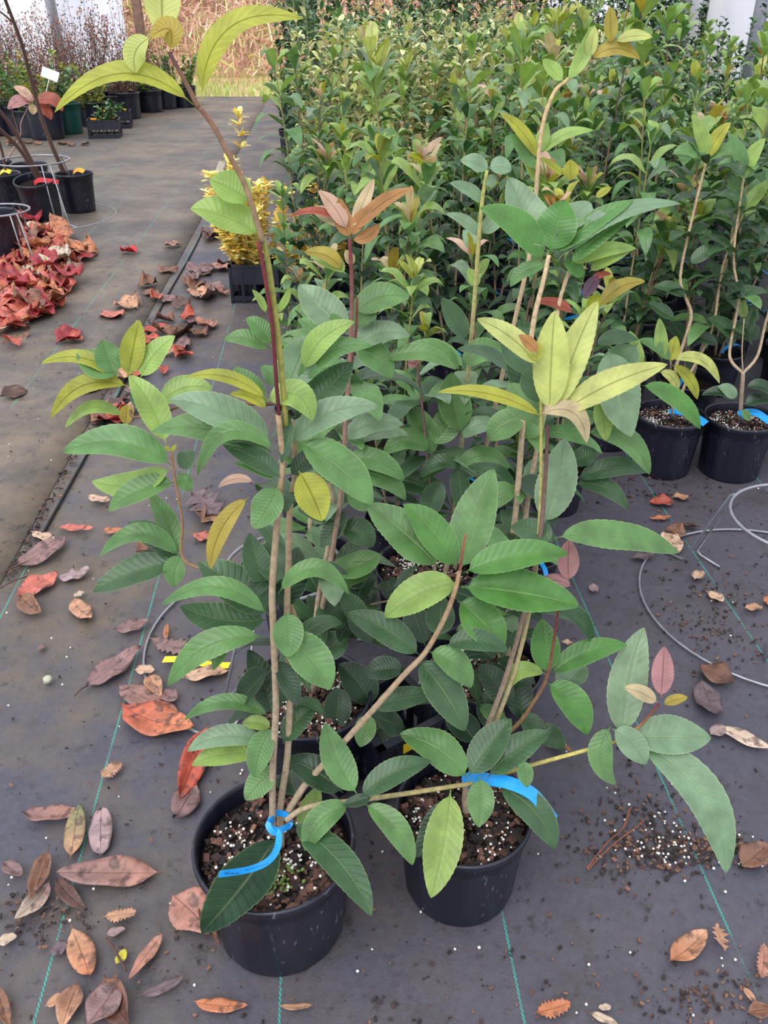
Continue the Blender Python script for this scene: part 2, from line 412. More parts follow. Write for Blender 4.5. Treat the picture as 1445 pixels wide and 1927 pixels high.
post('post_back', 110, 12.9, 3.0, .07, M_steel, -.1)
post('post_right', 1424, 6.9, 3.0, .05, M_steel, .0)

# ------------------------------------------------------------------ colours of leaves (the leaves' own colours)
LC = {k: lin(v) for k,v in dict(
 g=(90,132,74), d=(57,92,58), D=(38,68,45), b=(116,146,114), l=(138,168,84), y=(164,168,60), p=(186,194,112),
 G=(76,128,56), o=(166,150,62), z=(172,122,72), m=(172,122,126), r=(160,80,62), u=(92,66,92), k=(206,170,150), t=(196,176,140), w=(226,226,170)).items()}
YOUNG = set('ypozmruktw')
UP = Vector((0,0,1)); CAMV = Vector((0,0,CAMH))
def hand_leaf(M, s, Y0, seed, hi=True, up_mix=.45):
    """s = base x, base y, tip x, tip y, width, bow, colour [, extra reach towards the far side in m]  (photo pixels at distance Y0)"""
    bx,by,tx,ty,wd,bow,c = s[:7]
    extra = s[7] if len(s)>7 else 0.0
    Yb = Y0
    b3 = P(bx,by,Yb); z = zdep(b3)
    dep = PITCH + math.atan((by-CY)/F)
    dY = (by-ty)/F*z*0.85*max(.12,math.sin(max(0,dep))) + extra
    dx,dy = tx-bx, ty-by; L=math.hypot(dx,dy)
    pxn,pyn = -dy/L, dx/L
    if pyn>0 or (abs(pyn)<1e-3 and pxn<0): pxn,pyn=-pxn,-pyn
    mx,my = (bx+tx)/2+pxn*bow, (by+ty)/2+pyn*bow
    t3 = P(tx,ty,Yb+dY); m3 = P(mx,my,Yb+dY*.5)
    tocam = (CAMV-m3).normalized()
    N = (tocam*(1-up_mix)+UP*up_mix).normalized()
    T=(t3-b3).normalized(); wv=T.cross(N).normalized()
    face = (wv.cross(T)).normalized().dot(tocam)
    zm = zdep(m3)
    W = .86*wd/F*zm/max(.6,abs(face))
    rr=random.Random(seed)
    young = c in YOUNG
    leaf(M[1] if young else M[0], b3,m3,t3,N,W,tint(LC[c],.06,rr), n=32 if hi else 14, k=3 if hi else 2,
         fold=rr.uniform(.22,.46), serr=.03 if hi else 0, wav=rr.uniform(.03,.075), pet=.06, seed=seed, twist=rr.uniform(-.18,.18))
def stem_px(M, pts, Y0, r0, r1, c1, c2, Y1=None, seg=8):
    Y1 = Y1 if Y1 is not None else Y0
    n=len(pts); q=[P(x,y,Y0+(Y1-Y0)*i/(n-1)) for i,(x,y) in enumerate(pts)]
    q=smooth_path(q,4); tube(M,q,ramp(r0,r1,len(q)),lin(c1),seg,lin(c2))
    return q
def pot_parts(root, rt=.11, rb=.092, h=.178, seg=120, mat=None, seed=0, near=True, loc=(0,0,0), pot_name='pot'):
    mat = mat or M_pot; M=MB(); rr=random.Random(seed)
    prof=[(0,.004),(rb*.9,.004),(rb*.97,0),(rb,.006)]
    k=h/.178
    ns=8
    for i in range(1,ns+1): prof.append((rb+(rt*.93-rb)*i/ns, .006+(h-.038*k)*i/ns))
    fe=len(prof)-1
    prof += [(rt*.955,h-.030*k),(rt*.955,h-.016*k),(rt*.985,h-.014*k),(rt*1.0,h-.010*k),(rt*1.0,h-.004*k),(rt*.985,h),(rt*.955,h-.001),(rt*.94,h-.006*k),(rt*.93,h-.030*k),(rt*.90,h*.66)]
    if near:
        extra=[]
    lathe(M,[(r,z) for r,z in prof],seg,(1,1,1,1),flute=30 if near else 0,famp=-.016,frange=(3,fe-1))
    pot=M.build(pot_name,mat,root)
    sz=h-.030*k
    M=MB(); ids=[]; nr=14 if near else 4; sg=40 if near else 12; R0=rt*.925
    cidx=M.vert((0,0,sz+.004),(1,1,1,1)); prev=None
    for i in range(1,nr+1):
        ring=[M.vert((R0*i/nr*math.cos(2*math.pi*j/sg),R0*i/nr*math.sin(2*math.pi*j/sg),sz+(rr.uniform(-.003,.004) if i<nr else -.003)),(1,1,1,1)) for j in range(sg)]
        for j in range(sg):
            if prev is None: M.f.append((cidx,ring[j],ring[(j+1)%sg]))
            else: M.f.append((prev[j],ring[j],ring[(j+1)%sg],prev[(j+1)%sg]))
        prev=ring
    M.build('soil',M_soil,root)
    if near:
        M=MB()
        for i in range(1000):
            a=rr.uniform(0,6.28); r=R0*.93*math.sqrt(rr.random())
            cc=rr.choice([(70,46,40),(92,62,54),(46,33,32),(30,24,26),(116,82,70),(38,29,29),(30,24,26)])
            chip(M,(r*math.cos(a),r*math.sin(a),sz+rr.uniform(.001,.006)),rr.choice([.004,.005,.007,.009,.012,.018])*rr.uniform(.8,1.2),lin(cc),rr)
        tag(M.build('bark_mulch',M_chip,root,smooth=False),kind='stuff')
        M=MB()
        cl=[(rr.uniform(0,6.28),R0*rr.uniform(.3,.8)) for _ in range(5)]
        for i in range(170):
            if i%3: a,r=rr.choice(cl); x=r*math.cos(a)+rr.gauss(0,.012); y=r*math.sin(a)+rr.gauss(0,.012)
            else: a=rr.uniform(0,6.28); r=R0*.93*math.sqrt(rr.random()); x=r*math.cos(a); y=r*math.sin(a)
            if math.hypot(x,y)>R0*.93: continue
            pebble(M,(x,y,sz+.006+rr.uniform(0,.004)),rr.uniform(.0014,.0026),lin((232,232,228)),rr)
        tag(M.build('fertiliser_grains',M_white,root),kind='stuff')
    return pot
def strap(name, pts, wdt, parent, mat=None, nrm=UP, th=.0006):
    M=MB(); pts=smooth_path(pts,5); rows=[]
    for i,p in enumerate(pts):
        T=(pts[min(i+1,len(pts)-1)]-pts[max(i-1,0)]).normalized(); wv=T.cross(nrm)
        wv=(wv.normalized() if wv.length>1e-4 else Vector((1,0,0))); nn=wv.cross(T).normalized()
        rows.append([M.vert(p+wv*(wdt/2*a)+nn*(th*b),(1,1,1,1)) for a,b in ((-1,1),(1,1),(1,-1),(-1,-1))])
    for i in range(len(rows)-1):
        for j in range(4): M.f.append((rows[i][j],rows[i][(j+1)%4],rows[i+1][(j+1)%4],rows[i+1][j]))
    M.f.append(tuple(rows[0][::-1])); M.f.append(tuple(rows[-1]))
    return M.build(name,mat or M_blue,parent,smooth=False)
def localise(root):
    """children were built in world space: keep them where they are under the placed root"""
    for ch in root.children:
        if ch.get('_w'): ch.location = Vector(ch.location)-Vector(root.location); del ch['_w']
def wbuild(M,name,mat,root,**k):
    o=M.build(name,mat,root,**k); o['_w']=1; return o

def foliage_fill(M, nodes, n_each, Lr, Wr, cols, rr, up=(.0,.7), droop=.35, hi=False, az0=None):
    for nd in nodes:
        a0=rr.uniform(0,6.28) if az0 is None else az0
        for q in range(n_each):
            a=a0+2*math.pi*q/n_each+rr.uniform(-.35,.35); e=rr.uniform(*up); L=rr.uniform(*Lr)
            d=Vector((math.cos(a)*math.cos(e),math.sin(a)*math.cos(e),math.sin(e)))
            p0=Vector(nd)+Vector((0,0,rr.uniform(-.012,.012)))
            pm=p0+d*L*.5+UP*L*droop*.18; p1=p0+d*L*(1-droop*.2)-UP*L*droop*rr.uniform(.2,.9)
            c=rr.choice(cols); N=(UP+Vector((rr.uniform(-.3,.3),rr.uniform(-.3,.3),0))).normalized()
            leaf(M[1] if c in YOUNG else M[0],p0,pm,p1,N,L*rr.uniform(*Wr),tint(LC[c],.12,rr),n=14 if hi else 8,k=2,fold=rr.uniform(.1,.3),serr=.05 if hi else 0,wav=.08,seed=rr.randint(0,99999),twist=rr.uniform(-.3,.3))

def near_plant(name, px, py, Yr, label, stems, clusters, rt, h, seed, fills=(), flags=(), cat='potted shrub'):
    """px,py: centre of the pot rim in the photo; Yr: distance of the pot"""
    c = P(px,py,Yr); root=empty(name,(c.x,Yr,0),label,cat)
    pot_parts(root,rt,rt*.84,h,seed=seed)
    for st in stems:
        M=MB(); stem_px(M,*st[:-1],**st[-1]) if isinstance(st[-1],dict) else stem_px(M,*st)
        ob=wbuild(M,'stem',M_bark,root)
    M=[MB(),MB()]; k=0
    for Y0,ls in clusters:
        for s in ls: k+=1; hand_leaf(M,s,Y0,seed*1000+k)
    rr=random.Random(seed+5)
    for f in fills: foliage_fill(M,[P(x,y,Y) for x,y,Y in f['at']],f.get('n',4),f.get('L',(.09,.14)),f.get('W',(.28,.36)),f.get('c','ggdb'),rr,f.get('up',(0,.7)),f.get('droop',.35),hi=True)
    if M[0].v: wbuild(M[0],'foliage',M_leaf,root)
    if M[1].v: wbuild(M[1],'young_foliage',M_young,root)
    localise(root)
    return root

BR=(168,150,128); BR2=(150,128,96); RB=(110,40,44); OL=(140,138,66); PU=(80,40,58); TAN=(190,165,130)
# ---- plant in the front left pot ---------------------------------------------------------------
p1 = near_plant('potted_shrub', 515,1576,.727, 'tall broadleaf shrub in the frontmost black pot, its side branch reaching right', [
  ([(513,1572),(513,1450),(519,1330),(514,1180),(512,1110),(520,1000),(530,900),(531,860),(524,780)], .727,.0046,.0030,BR,BR2,{'Y1':.74}),
  ([(530,1600),(528,1520),(541,1420),(545,1300),(540,1170),(543,1050),(545,960),(556,880),(548,790)], .735,.0048,.0028,BR,BR2,{'Y1':.78}),
  ([(526,790),(520,720),(512,610),(500,530),(486,455)], .74,.0020,.0018,(84,24,34),RB,{'Y1':.72}),
  ([(538,800),(530,700),(519,600),(507,510),(496,450)], .745,.0030,.0025,OL,OL,{'Y1':.725}),
  ([(494,455),(487,430),(462,350),(430,290),(398,232),(374,202)], .725,.0027,.0021,BR2,(120,84,70),{'Y1':.70}),
  ([(374,204),(352,160),(330,120),(318,98)], .70,.0020,.0014,(120,90,60),PU,{}),
  ([(538,1545),(566,1524),(610,1512),(660,1508),(760,1494),(850,1480),(895,1472),(1000,1440),(1150,1399)], .72,.0040,.0028,BR,(176,166,90),{'Y1':.80}),
  ([(1150,1399),(1176,1387),(1210,1360),(1240,1325)], .80,.0026,.0016,(150,130,70),RB,{'Y1':.82}),
  ([(535,1540),(572,1480),(626,1420),(700,1338),(760,1270),(800,1228),(838,1160),(858,1105),(864,1075)], .735,.0050,.0028,BR,(140,112,80),{'Y1':.84}),
  ([(864,1080),(870,1040),(876,1005)], .84,.0018,.0007,(120,70,60),(170,60,50),{}),
  ([(560,1180),(540,1130),(470,1090),(400,1075),(345,1052),(343,980),(330,905),(322,850)], .78,.0028,.0011,BR2,(130,90,60),{'Y1':.82}),
  ([(545,760),(470,760),(380,752),(300,778),(250,785),(246,770)], .80,.0020,.0014,(110,80,60),(110,80,60),{'Y1':.92}),
 ], [
 (.70, [(364,197,103,212,42,66,'y'),(379,188,574,36,48,74,'y'),
        (284,70,256,138,48,16,'p'),(318,98,280,73,44,36,'o'),(306,70,304,-70,62,0,'p',.03)]),
 (.72, [(474,380,394,338,62,4,'l'),(488,442,357,392,70,10,'l')]),
 (.735,[(500,590,474,545,16,4,'l'),(520,590,545,540,16,-4,'l'),
        (505,660,420,640,34,14,'g'),(512,650,462,598,40,6,'g'),(503,753,348,710,30,22,'y'),(502,770,432,742,26,10,'y')]),
 (.80, [(540,735,582,632,84,0,'b'),(560,735,702,652,46,34,'g'),(572,700,668,606,50,20,'l'),(570,780,664,682,72,0,'d'),(502,760,440,690,44,0,'g'),(520,730,490,690,40,6,'g')]),
 (.75, [(545,838,712,766,60,26,'b'),(513,838,318,752,74,18,'b'),(510,850,285,812,62,24,'g',.02),(500,757,588,792,58,34,'l'),
        (560,832,702,950,84,12,'g'),(545,895,610,838,46,0,'D'),(545,780,530,872,30,0,'d')]),
 (.73, [(521,852,372,894,40,62,'g'),(528,898,420,838,48,8,'d'),(522,912,474,994,66,-6,'g'),(562,886,606,981,74,4,'y'),(470,935,396,1072,40,18,'o'),
        (478,908,410,918,20,12,'k'),(520,905,440,872,26,8,'g')]),
 (.755,[(508,1158,372,1058,86,6,'d'),(506,1166,338,1140,70,-14,'d'),(512,1110,470,1002,60,-8,'d'),(520,1100,512,1010,70,0,'d',.02),(528,1150,560,1030,74,0,'D',.04)]),
 (.725,[(506,1160,304,1140,44,46,'g'),(498,1200,316,1292,58,34,'g'),(523,1118,658,1120,42,48,'g'),(538,1150,540,1238,66,4,'g'),(562,1160,556,1230,28,0,'l'),
        (532,1195,622,1298,84,10,'g'),(430,1200,400,1262,26,0,'g')]),
 (.74, [(512,1348,466,1222,60,6,'D'),(528,1325,572,1252,46,6,'d'),(510,1350,346,1356,34,32,'g'),(500,1400,352,1414,46,22,'b'),(492,1420,360,1440,50,12,'l'),
        (514,1368,480,1464,54,8,'g'),(522,1444,462,1506,54,4,'g'),(532,1400,600,1322,52,8,'d'),(510,1370,455,1362,30,6,'l'),(520,1240,560,1330,44,4,'D'),(505,1260,440,1330,40,0,'D',.05),
        (646,1492,536,1428,66,8,'D'),(560,1560,598,1478,46,-6,'l'),(560,1500,540,1450,40,0,'D',.04)]),
 (.715,[(522,1572,378,1756,84,-6,'D',-.075),(546,1545,699,1725,62,20,'d',-.05),(660,1514,575,1602,56,20,'g'),(684,1512,776,1628,54,18,'g'),(672,1494,612,1360,66,-8,'g'),(677,1500,812,1432,58,12,'d'),(700,1500,645,1515,26,0,'D')]),
 (.76, [(848,1486,811,1690,82,-4,'l'),(878,1464,752,1382,76,16,'g'),(882,1460,962,1352,72,2,'d'),(918,1462,1034,1378,62,10,'d'),(902,1462,899,1556,58,-4,'g'),
        (935,1478,1046,1598,66,18,'d'),(985,1430,992,1482,34,0,'g'),(840,1500,782,1614,52,-4,'D')]),
 (.81, [(1170,1388,1212,1180,80,10,'b'),(1182,1388,1338,1388,78,2,'b'),(1192,1395,1366,1644,80,48,'b'),(1150,1366,1160,1477,52,-26,'g'),(1152,1372,1215,1440,54,8,'b'),
        (1244,1312,1250,1216,46,0,'m'),(1238,1322,1174,1294,32,4,'t'),(1248,1326,1294,1312,22,2,'o'),(1130,1405,1142,1430,8,0,'y'),(1128,1398,1120,1378,8,0,'y')]),
 (.86, [(826,1068,690,950,92,6,'g',.02),(858,1070,758,948,74,10,'G'),(866,1076,930,882,92,6,'g')]),
 (.84, [(872,1078,1070,1042,66,12,'G'),(864,1096,724,1162,74,12,'l'),(868,1104,1090,1140,92,6,'G'),(860,1130,948,1222,82,6,'G'),(826,1200,830,1120,60,0,'d',.02),(800,1215,770,1130,50,0,'D',.04)]),
 (.805,[(790,1234,652,1154,62,10,'d'),(806,1226,886,1294,58,14,'g'),(784,1240,874,1376,78,8,'d'),(838,1216,956,1226,48,16,'d'),(760,1262,686,1272,50,8,'D'),(700,1336,820,1310,50,8,'d'),
        (697,1342,677,1406,46,0,'g'),(700,1345,760,1370,40,0,'D',.04)]),
 (.83, [(325,878,118,852,66,32,'g'),(312,835,242,706,62,10,'l'),(330,908,203,962,52,12,'g'),(322,880,172,905,44,-20,'l',.03),(340,1050,188,1048,42,44,'g'),(336,1056,175,1114,60,8,'d'),(334,1050,280,925,44,8,'g',.02),(335,1055,240,982,44,8,'d',.04),
        (344,1045,330,1105,46,8,'g'),(336,880,366,850,40,0,'d'),(336,890,360,925,34,0,'g'),(320,850,310,838,10,0,'y'),(322,850,332,836,8,0,'y')]),
 (.92, [(240,710,262,602,52,0,'y'),(264,712,330,632,48,8,'l'),(228,722,76,685,30,30,'y'),(244,728,96,786,36,34,'y'),(225,705,145,662,64,-4,'g'),(215,705,192,640,60,0,'g'),(236,786,122,806,26,30,'l'),
        (250,700,250,650,60,0,'g',.03),(245,735,290,775,40,0,'d'),(240,760,236,800,30,0,'o'),(300,760,400,732,50,16,'l',.0)]),
 ], .1113, .178, 1,
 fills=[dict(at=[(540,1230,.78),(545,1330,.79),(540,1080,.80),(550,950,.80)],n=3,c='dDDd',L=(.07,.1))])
# the blue wrap-around tag of the front plant
zz=lambda x,y,Y: P(x,y,Y)-Vector(p1.location)
t=strap('plant_tag',[zz(515,1540,.722),zz(505,1552,.708),zz(515,1566,.70),zz(532,1560,.705),zz(545,1552,.715),zz(540,1535,.73),zz(522,1530,.735),zz(510,1540,.728),zz(512,1556,.712),zz(524,1565,.690),zz(522,1595,.665),zz(505,1620,.645),zz(470,1636,.630),zz(413,1645,.610)],.0085,p1,nrm=Vector((0,-.9,.45)))
tag(t,'bright blue wrap-around plant tag')
M=MB()
for i in range(9):
    q=zz(424+i*3.2,1643.0,.613)+Vector((0,-.0012,.0006)); box(M,(q.x,q.y,q.z-.0012),(.0013 if i%3 else .0009,.0002,.0032 if i%2 else .0026))
for i in range(22):
    q=zz(462+i*2.0,1637.5-i*.62,.627+i*.0003)+Vector((0,-.0012,.0006)); box(M,(q.x,q.y,q.z),(.0008,.0002,.0010))
M.build('tag_printing',M_bluedark,t,smooth=False)
# seedlings of weed on the soil of the front pot
M=MB(); rr=random.Random(4)
for i in range(26):
    q=Vector((rr.gauss(.012,.012),rr.gauss(-.045,.016),.154)); a=rr.uniform(0,6.28)
    for s in (0,math.pi): leaf(M,q,q+Vector((math.cos(a+s),math.sin(a+s),.5))*.003,q+Vector((math.cos(a+s),math.sin(a+s),.3))*.006,UP,.0045,tint(LC['l'],.1,rr),n=5,k=1,shape='oval')
tag(M.build('weed_seedlings',M_leaf,p1),kind='stuff')

# ---- plant in the front right pot ---------------------------------------------------------------
p2 = near_plant('potted_shrub', 874,1505,.79, 'broadleaf shrub with a lime green top whorl in the front black pot on the right', [
  ([(878,1530),(876,1490),(905,1400),(950,1280),(990,1140),(1016,1010),(1026,900),(1031,800)], .79,.0048,.0022,BR,(70,34,40),{'Y1':.90}),
  ([(882,1530),(884,1480),(920,1390),(966,1270),(1000,1130),(1014,1000),(1018,900),(1018,800),(1018,700)], .80,.0042,.0018,BR,(150,150,70),{'Y1':.92}),
  ([(930,1400),(975,1362),(1005,1320),(1028,1278),(1040,1220),(1050,1150)], .84,.0034,.0016,(130,110,70),(110,46,44),{'Y1':.86}),
 ], [
 (.90, [(1034,778,1044,584,78,2,'p'),(1044,776,1124,566,66,6,'p',.02),(1046,784,1256,686,58,12,'p'),(1022,786,822,738,30,20,'y'),(1014,780,1104,834,38,36,'t'),
        (1012,690,897,600,44,12,'p',.03),(1012,662,976,630,26,0,'z'),(1012,680,1000,640,30,0,'y',.02)]),
 (.92, [(1022,988,1062,824,84,-6,'b'),(1020,760,1000,690,56,-4,'d',.03),(1010,800,960,720,50,0,'g',.06)]),
 (.86, [(1044,1012,1280,1040,54,18,'g',.03),(1030,1268,1020,1164,62,0,'G'),(1036,1270,1180,1214,50,14,'G'),(1028,1270,950,1306,36,28,'l'),(1028,1286,1104,1382,62,16,'G'),
        (1070,1094,1072,1014,46,2,'m'),(1076,1104,1014,1096,26,8,'m'),(1040,1020,960,990,50,6,'d',.03),(1050,1150,1115,1205,30,12,'d',.05)]),
 (.88, [(1000,1390,1060,1410,46,16,'d'),(985,1360,965,1240,60,0,'D'),(960,1330,900,1250,58,4,'D'),(940,1380,900,1300,56,0,'D'),(980,1340,1030,1400,44,0,'d'),(1050,1300,1100,1250,36,0,'b',.08),(900,1400,840,1330,52,0,'D',.04)]),
 ], .0995, .165, 2,
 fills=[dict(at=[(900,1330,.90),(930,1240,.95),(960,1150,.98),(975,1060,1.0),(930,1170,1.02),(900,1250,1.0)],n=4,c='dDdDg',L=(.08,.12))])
zz=lambda x,y,Y: P(x,y,Y)-Vector(p2.location)
tag(strap('plant_tag',[zz(882,1475,.80),zz(876,1468,.79),zz(892,1464,.785),zz(915,1466,.77),zz(960,1474,.755),zz(1005,1497,.745),zz(1042,1545,.735)],.018,p2,nrm=Vector((0,-.35,.9))),'bright blue strap tag')

# ---- middle plants whose stems and heads stand out -------------------------------------------------
p3 = near_plant('potted_shrub', 578,1297,1.013, 'shrub with a bronze orange crown and dark red stem behind the front left pot', [
  ([(590,1300),(597,1200),(618,1080),(640,940),(650,800),(660,640),(662,540),(658,450)], 1.013,.0046,.0024,BR,(96,26,38),{'Y1':1.08}),
  ([(580,1300),(600,1120),(628,960),(600,850)], 1.02,.0050,.0030,BR,BR,{'Y1':1.1}),
  ([(598,1200),(640,1165),(690,1140),(735,1130)], 1.04,.0026,.0014,BR,BR,{'Y1':1.12}),
  ([(645,780),(668,640),(672,560)], 1.06,.0026,.0016,(110,70,60),(110,50,50),{'Y1':1.08}),
 ], [
 (1.08,[(660,448,640,372,40,-6,'z'),(652,432,598,358,36,6,'k'),(662,430,704,336,28,0,'t',.02),(666,438,777,354,30,12,'z'),(662,446,708,388,28,8,'z'),(640,415,545,408,16,14,'r'),(662,452,714,420,28,-10,'z'),
        (640,430,580,392,26,8,'t',.02),(645,508,572,476,32,12,'o'),(650,515,583,482,30,8,'l',.02),(664,500,650,470,22,0,'t')]),
 (1.10,[(655,630,562,535,72,-2,'b',.03),(672,620,722,530,56,4,'g'),(660,640,700,560,56,0,'b',.03),(668,590,770,560,56,16,'g'),(650,600,580,640,40,0,'g',.03),(655,690,560,720,40,10,'G'),(662,660,736,712,60,16,'g'),(668,655,772,632,46,16,'b'),
        (656,780,560,860,60,20,'g',.03),(668,700,660,780,50,0,'d',.04),(720,680,858,696,36,24,'g')]),
 (1.06,[(640,870,760,905,46,22,'g'),(640,900,764,942,50,28,'g'),(645,830,760,800,46,18,'b'),(640,1000,700,1030,56,14,'d'),(650,960,604,1030,44,0,'d'),(610,1100,700,1080,62,10,'g'),(720,1040,612,1070,56,-12,'g'),(600,1120,540,1040,60,8,'d'),
        (650,930,700,960,44,4,'g'),(640,980,560,960,50,8,'d')]),
 (1.0, [(700,1330,636,1250,70,8,'D'),(640,1290,630,1380,60,0,'D'),(596,1250,560,1190,54,0,'D'),(600,1230,655,1200,60,0,'d'),(690,1180,640,1110,48,0,'d'),(655,1150,700,1210,40,0,'D'),(600,1260,540,1290,30,0,'b'),(680,1385,768,1380,58,8,'D'),(600,1180,652,1160,50,8,'d',.03)]),
 ], .108, .178, 3,
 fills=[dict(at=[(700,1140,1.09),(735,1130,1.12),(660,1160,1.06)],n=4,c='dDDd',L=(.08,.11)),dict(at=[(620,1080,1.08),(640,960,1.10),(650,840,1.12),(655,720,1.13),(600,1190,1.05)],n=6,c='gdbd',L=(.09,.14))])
p5 = near_plant('potted_shrub', 905,1300,1.09, 'shrub with a crown of large dark green leaves on a bare tan stem', [
  ([(935,1330),(950,1150),(972,945),(984,790),(992,700),(1005,600),(1022,530),(1033,480)], 1.09,.0054,.0030,BR,TAN,{'Y1':1.16}),
  ([(945,1330),(965,1150),(1000,900),(1040,700),(1050,580),(1075,500)], 1.10,.0046,.0026,BR,TAN,{'Y1':1.2}),
 ], [
 (1.16,[(1022,492,903,392,58,20,'G',.0),(1034,474,1062,376,88,0,'G'),(1026,470,956,334,74,0,'b',.04),(1040,480,1192,376,44,8,'G'),(1050,490,1282,384,40,34,'b'),(1072,500,1192,406,36,10,'G'),(1045,440,1110,380,44,0,'b',.05),
        (1030,500,960,540,30,12,'g')]),
 (1.18,[(1076,500,1198,468,30,12,'l'),(1108,500,1112,440,34,0,'b',.03),(1108,512,1190,470,30,6,'l'),(1100,520,1060,490,30,0,'G'),(1126,518,1098,560,28,0,'u'),(1128,578,1214,530,32,14,'o'),(1112,530,1150,516,14,6,'r'),
        (1080,590,1005,570,22,10,'r')]),
 (1.25,[(1145,655,1188,822,88,-4,'b'),(1200,645,1135,740,74,0,'b',.04),(1120,650,1200,640,30,10,'d'),(1205,725,1318,808,36,18,'G'),(1208,692,1184,622,26,0,'l'),(1100,815,1222,893,46,30,'g'),(1085,905,1222,888,40,16,'d'),
        (1080,912,1182,960,38,20,'d'),(1130,740,1140,830,40,0,'l'),(1060,830,1130,780,44,10,'g'),(1080,880,1130,850,40,8,'d')]),
 (1.12,[(990,760,958,640,60,6,'d',.03),(1000,700,940,640,52,0,'d'),(990,790,920,830,60,10,'g'),(975,900,1050,940,50,0,'D'),(975,920,905,960,50,8,'g'),(992,830,1012,760,50,0,'g'),(970,1000,900,1030,50,4,'d')]),
 ], .105, .175, 5,
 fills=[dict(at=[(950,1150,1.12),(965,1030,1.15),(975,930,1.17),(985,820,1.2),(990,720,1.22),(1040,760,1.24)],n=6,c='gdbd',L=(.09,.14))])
p6 = near_plant('potted_shrub', 800,1090,1.38, 'shrub with one tall bare olive stem topped by grey-green leaves', [
  ([(830,1130),(850,1000),(872,800),(882,690),(893,560),(905,400),(916,320)], 1.38,.0052,.0030,BR,(160,160,84),{'Y1':1.42}),
  ([(840,1130),(900,900),(960,640),(1000,460),(1011,330),(1020,240),(1042,175),(1068,150),(1112,112)], 1.40,.0046,.0026,BR,(190,160,110),{'Y1':1.5}),
  ([(1112,112),(1140,90),(1158,78)], 1.5,.0022,.0014,(90,40,50),(90,40,50),{}),
  ([(820,1130),(812,960),(800,820),(786,690)], 1.36,.0036,.0020,BR,(90,50,60),{'Y1':1.36}),
 ], [
 (1.42,[(918,322,866,302,34,6,'b'),(920,318,962,322,34,6,'b'),(916,330,930,350,26,0,'b'),(912,385,845,345,26,8,'b'),(908,450,838,402,26,8,'b'),(906,440,950,400,36,0,'b'),(900,540,880,505,26,0,'l')]),
 (1.48,[(1066,152,1108,54,32,-10,'l'),(1112,114,1205,112,28,22,'o'),(1150,82,1148,12,30,0,'o'),(1158,78,1228,70,22,6,'p'),(1060,152,1020,112,28,0,'l'),(1108,110,1120,50,26,0,'p'),(1012,300,940,212,26,10,'y'),(1014,292,1118,246,24,16,'l'),
        (1008,320,960,250,30,0,'g'),(1075,340,1072,300,34,0,'y'),(1062,330,1018,296,16,0,'y'),(1120,372,1150,352,16,0,'y'),(1012,290,1030,230,30,0,'l')]),
 (1.37,[(786,690,770,672,28,0,'m'),(784,680,760,660,26,0,'m'),(780,740,720,700,30,8,'g')]),
 (1.35,[(812,850,722,856,44,24,'g'),(812,860,768,760,50,8,'g'),(870,815,850,700,70,-6,'g'),(814,840,870,760,60,0,'g',.02),(868,828,945,810,38,20,'b'),(858,885,960,882,40,26,'g'),(860,872,872,970,44,0,'d'),(872,880,790,900,34,20,'d'),
        (866,700,760,655,40,18,'g'),(872,690,952,660,50,14,'g'),(880,640,830,560,44,0,'d'),(820,930,720,900,50,8,'d'),(830,900,800,980,50,0,'d')]),
 ], .105, .175, 6,
 fills=[dict(at=[(860,880,1.42),(868,780,1.45),(876,700,1.47),(850,960,1.40),(810,850,1.42),(790,760,1.42)],n=6,c='gdbd',L=(.09,.14))])
p4 = near_plant('potted_shrub', 575,1030,1.40, 'leafy green shrub in a black pot standing inside the wire ring', [
  ([(580,1050),(590,900),(600,780),(610,640)], 1.40,.0058,.0034,BR,BR,{'Y1':1.42}),
 ], [
 (1.40,[(612,650,560,600,36,6,'g'),(600,690,520,640,36,8,'g')]),
 ], .108, .178, 4,
 fills=[dict(at=[(585,1000,1.41),(590,900,1.42),(600,800,1.43),(605,720,1.44),(608,650,1.44)],n=6,c='gdbg',L=(.09,.14))])

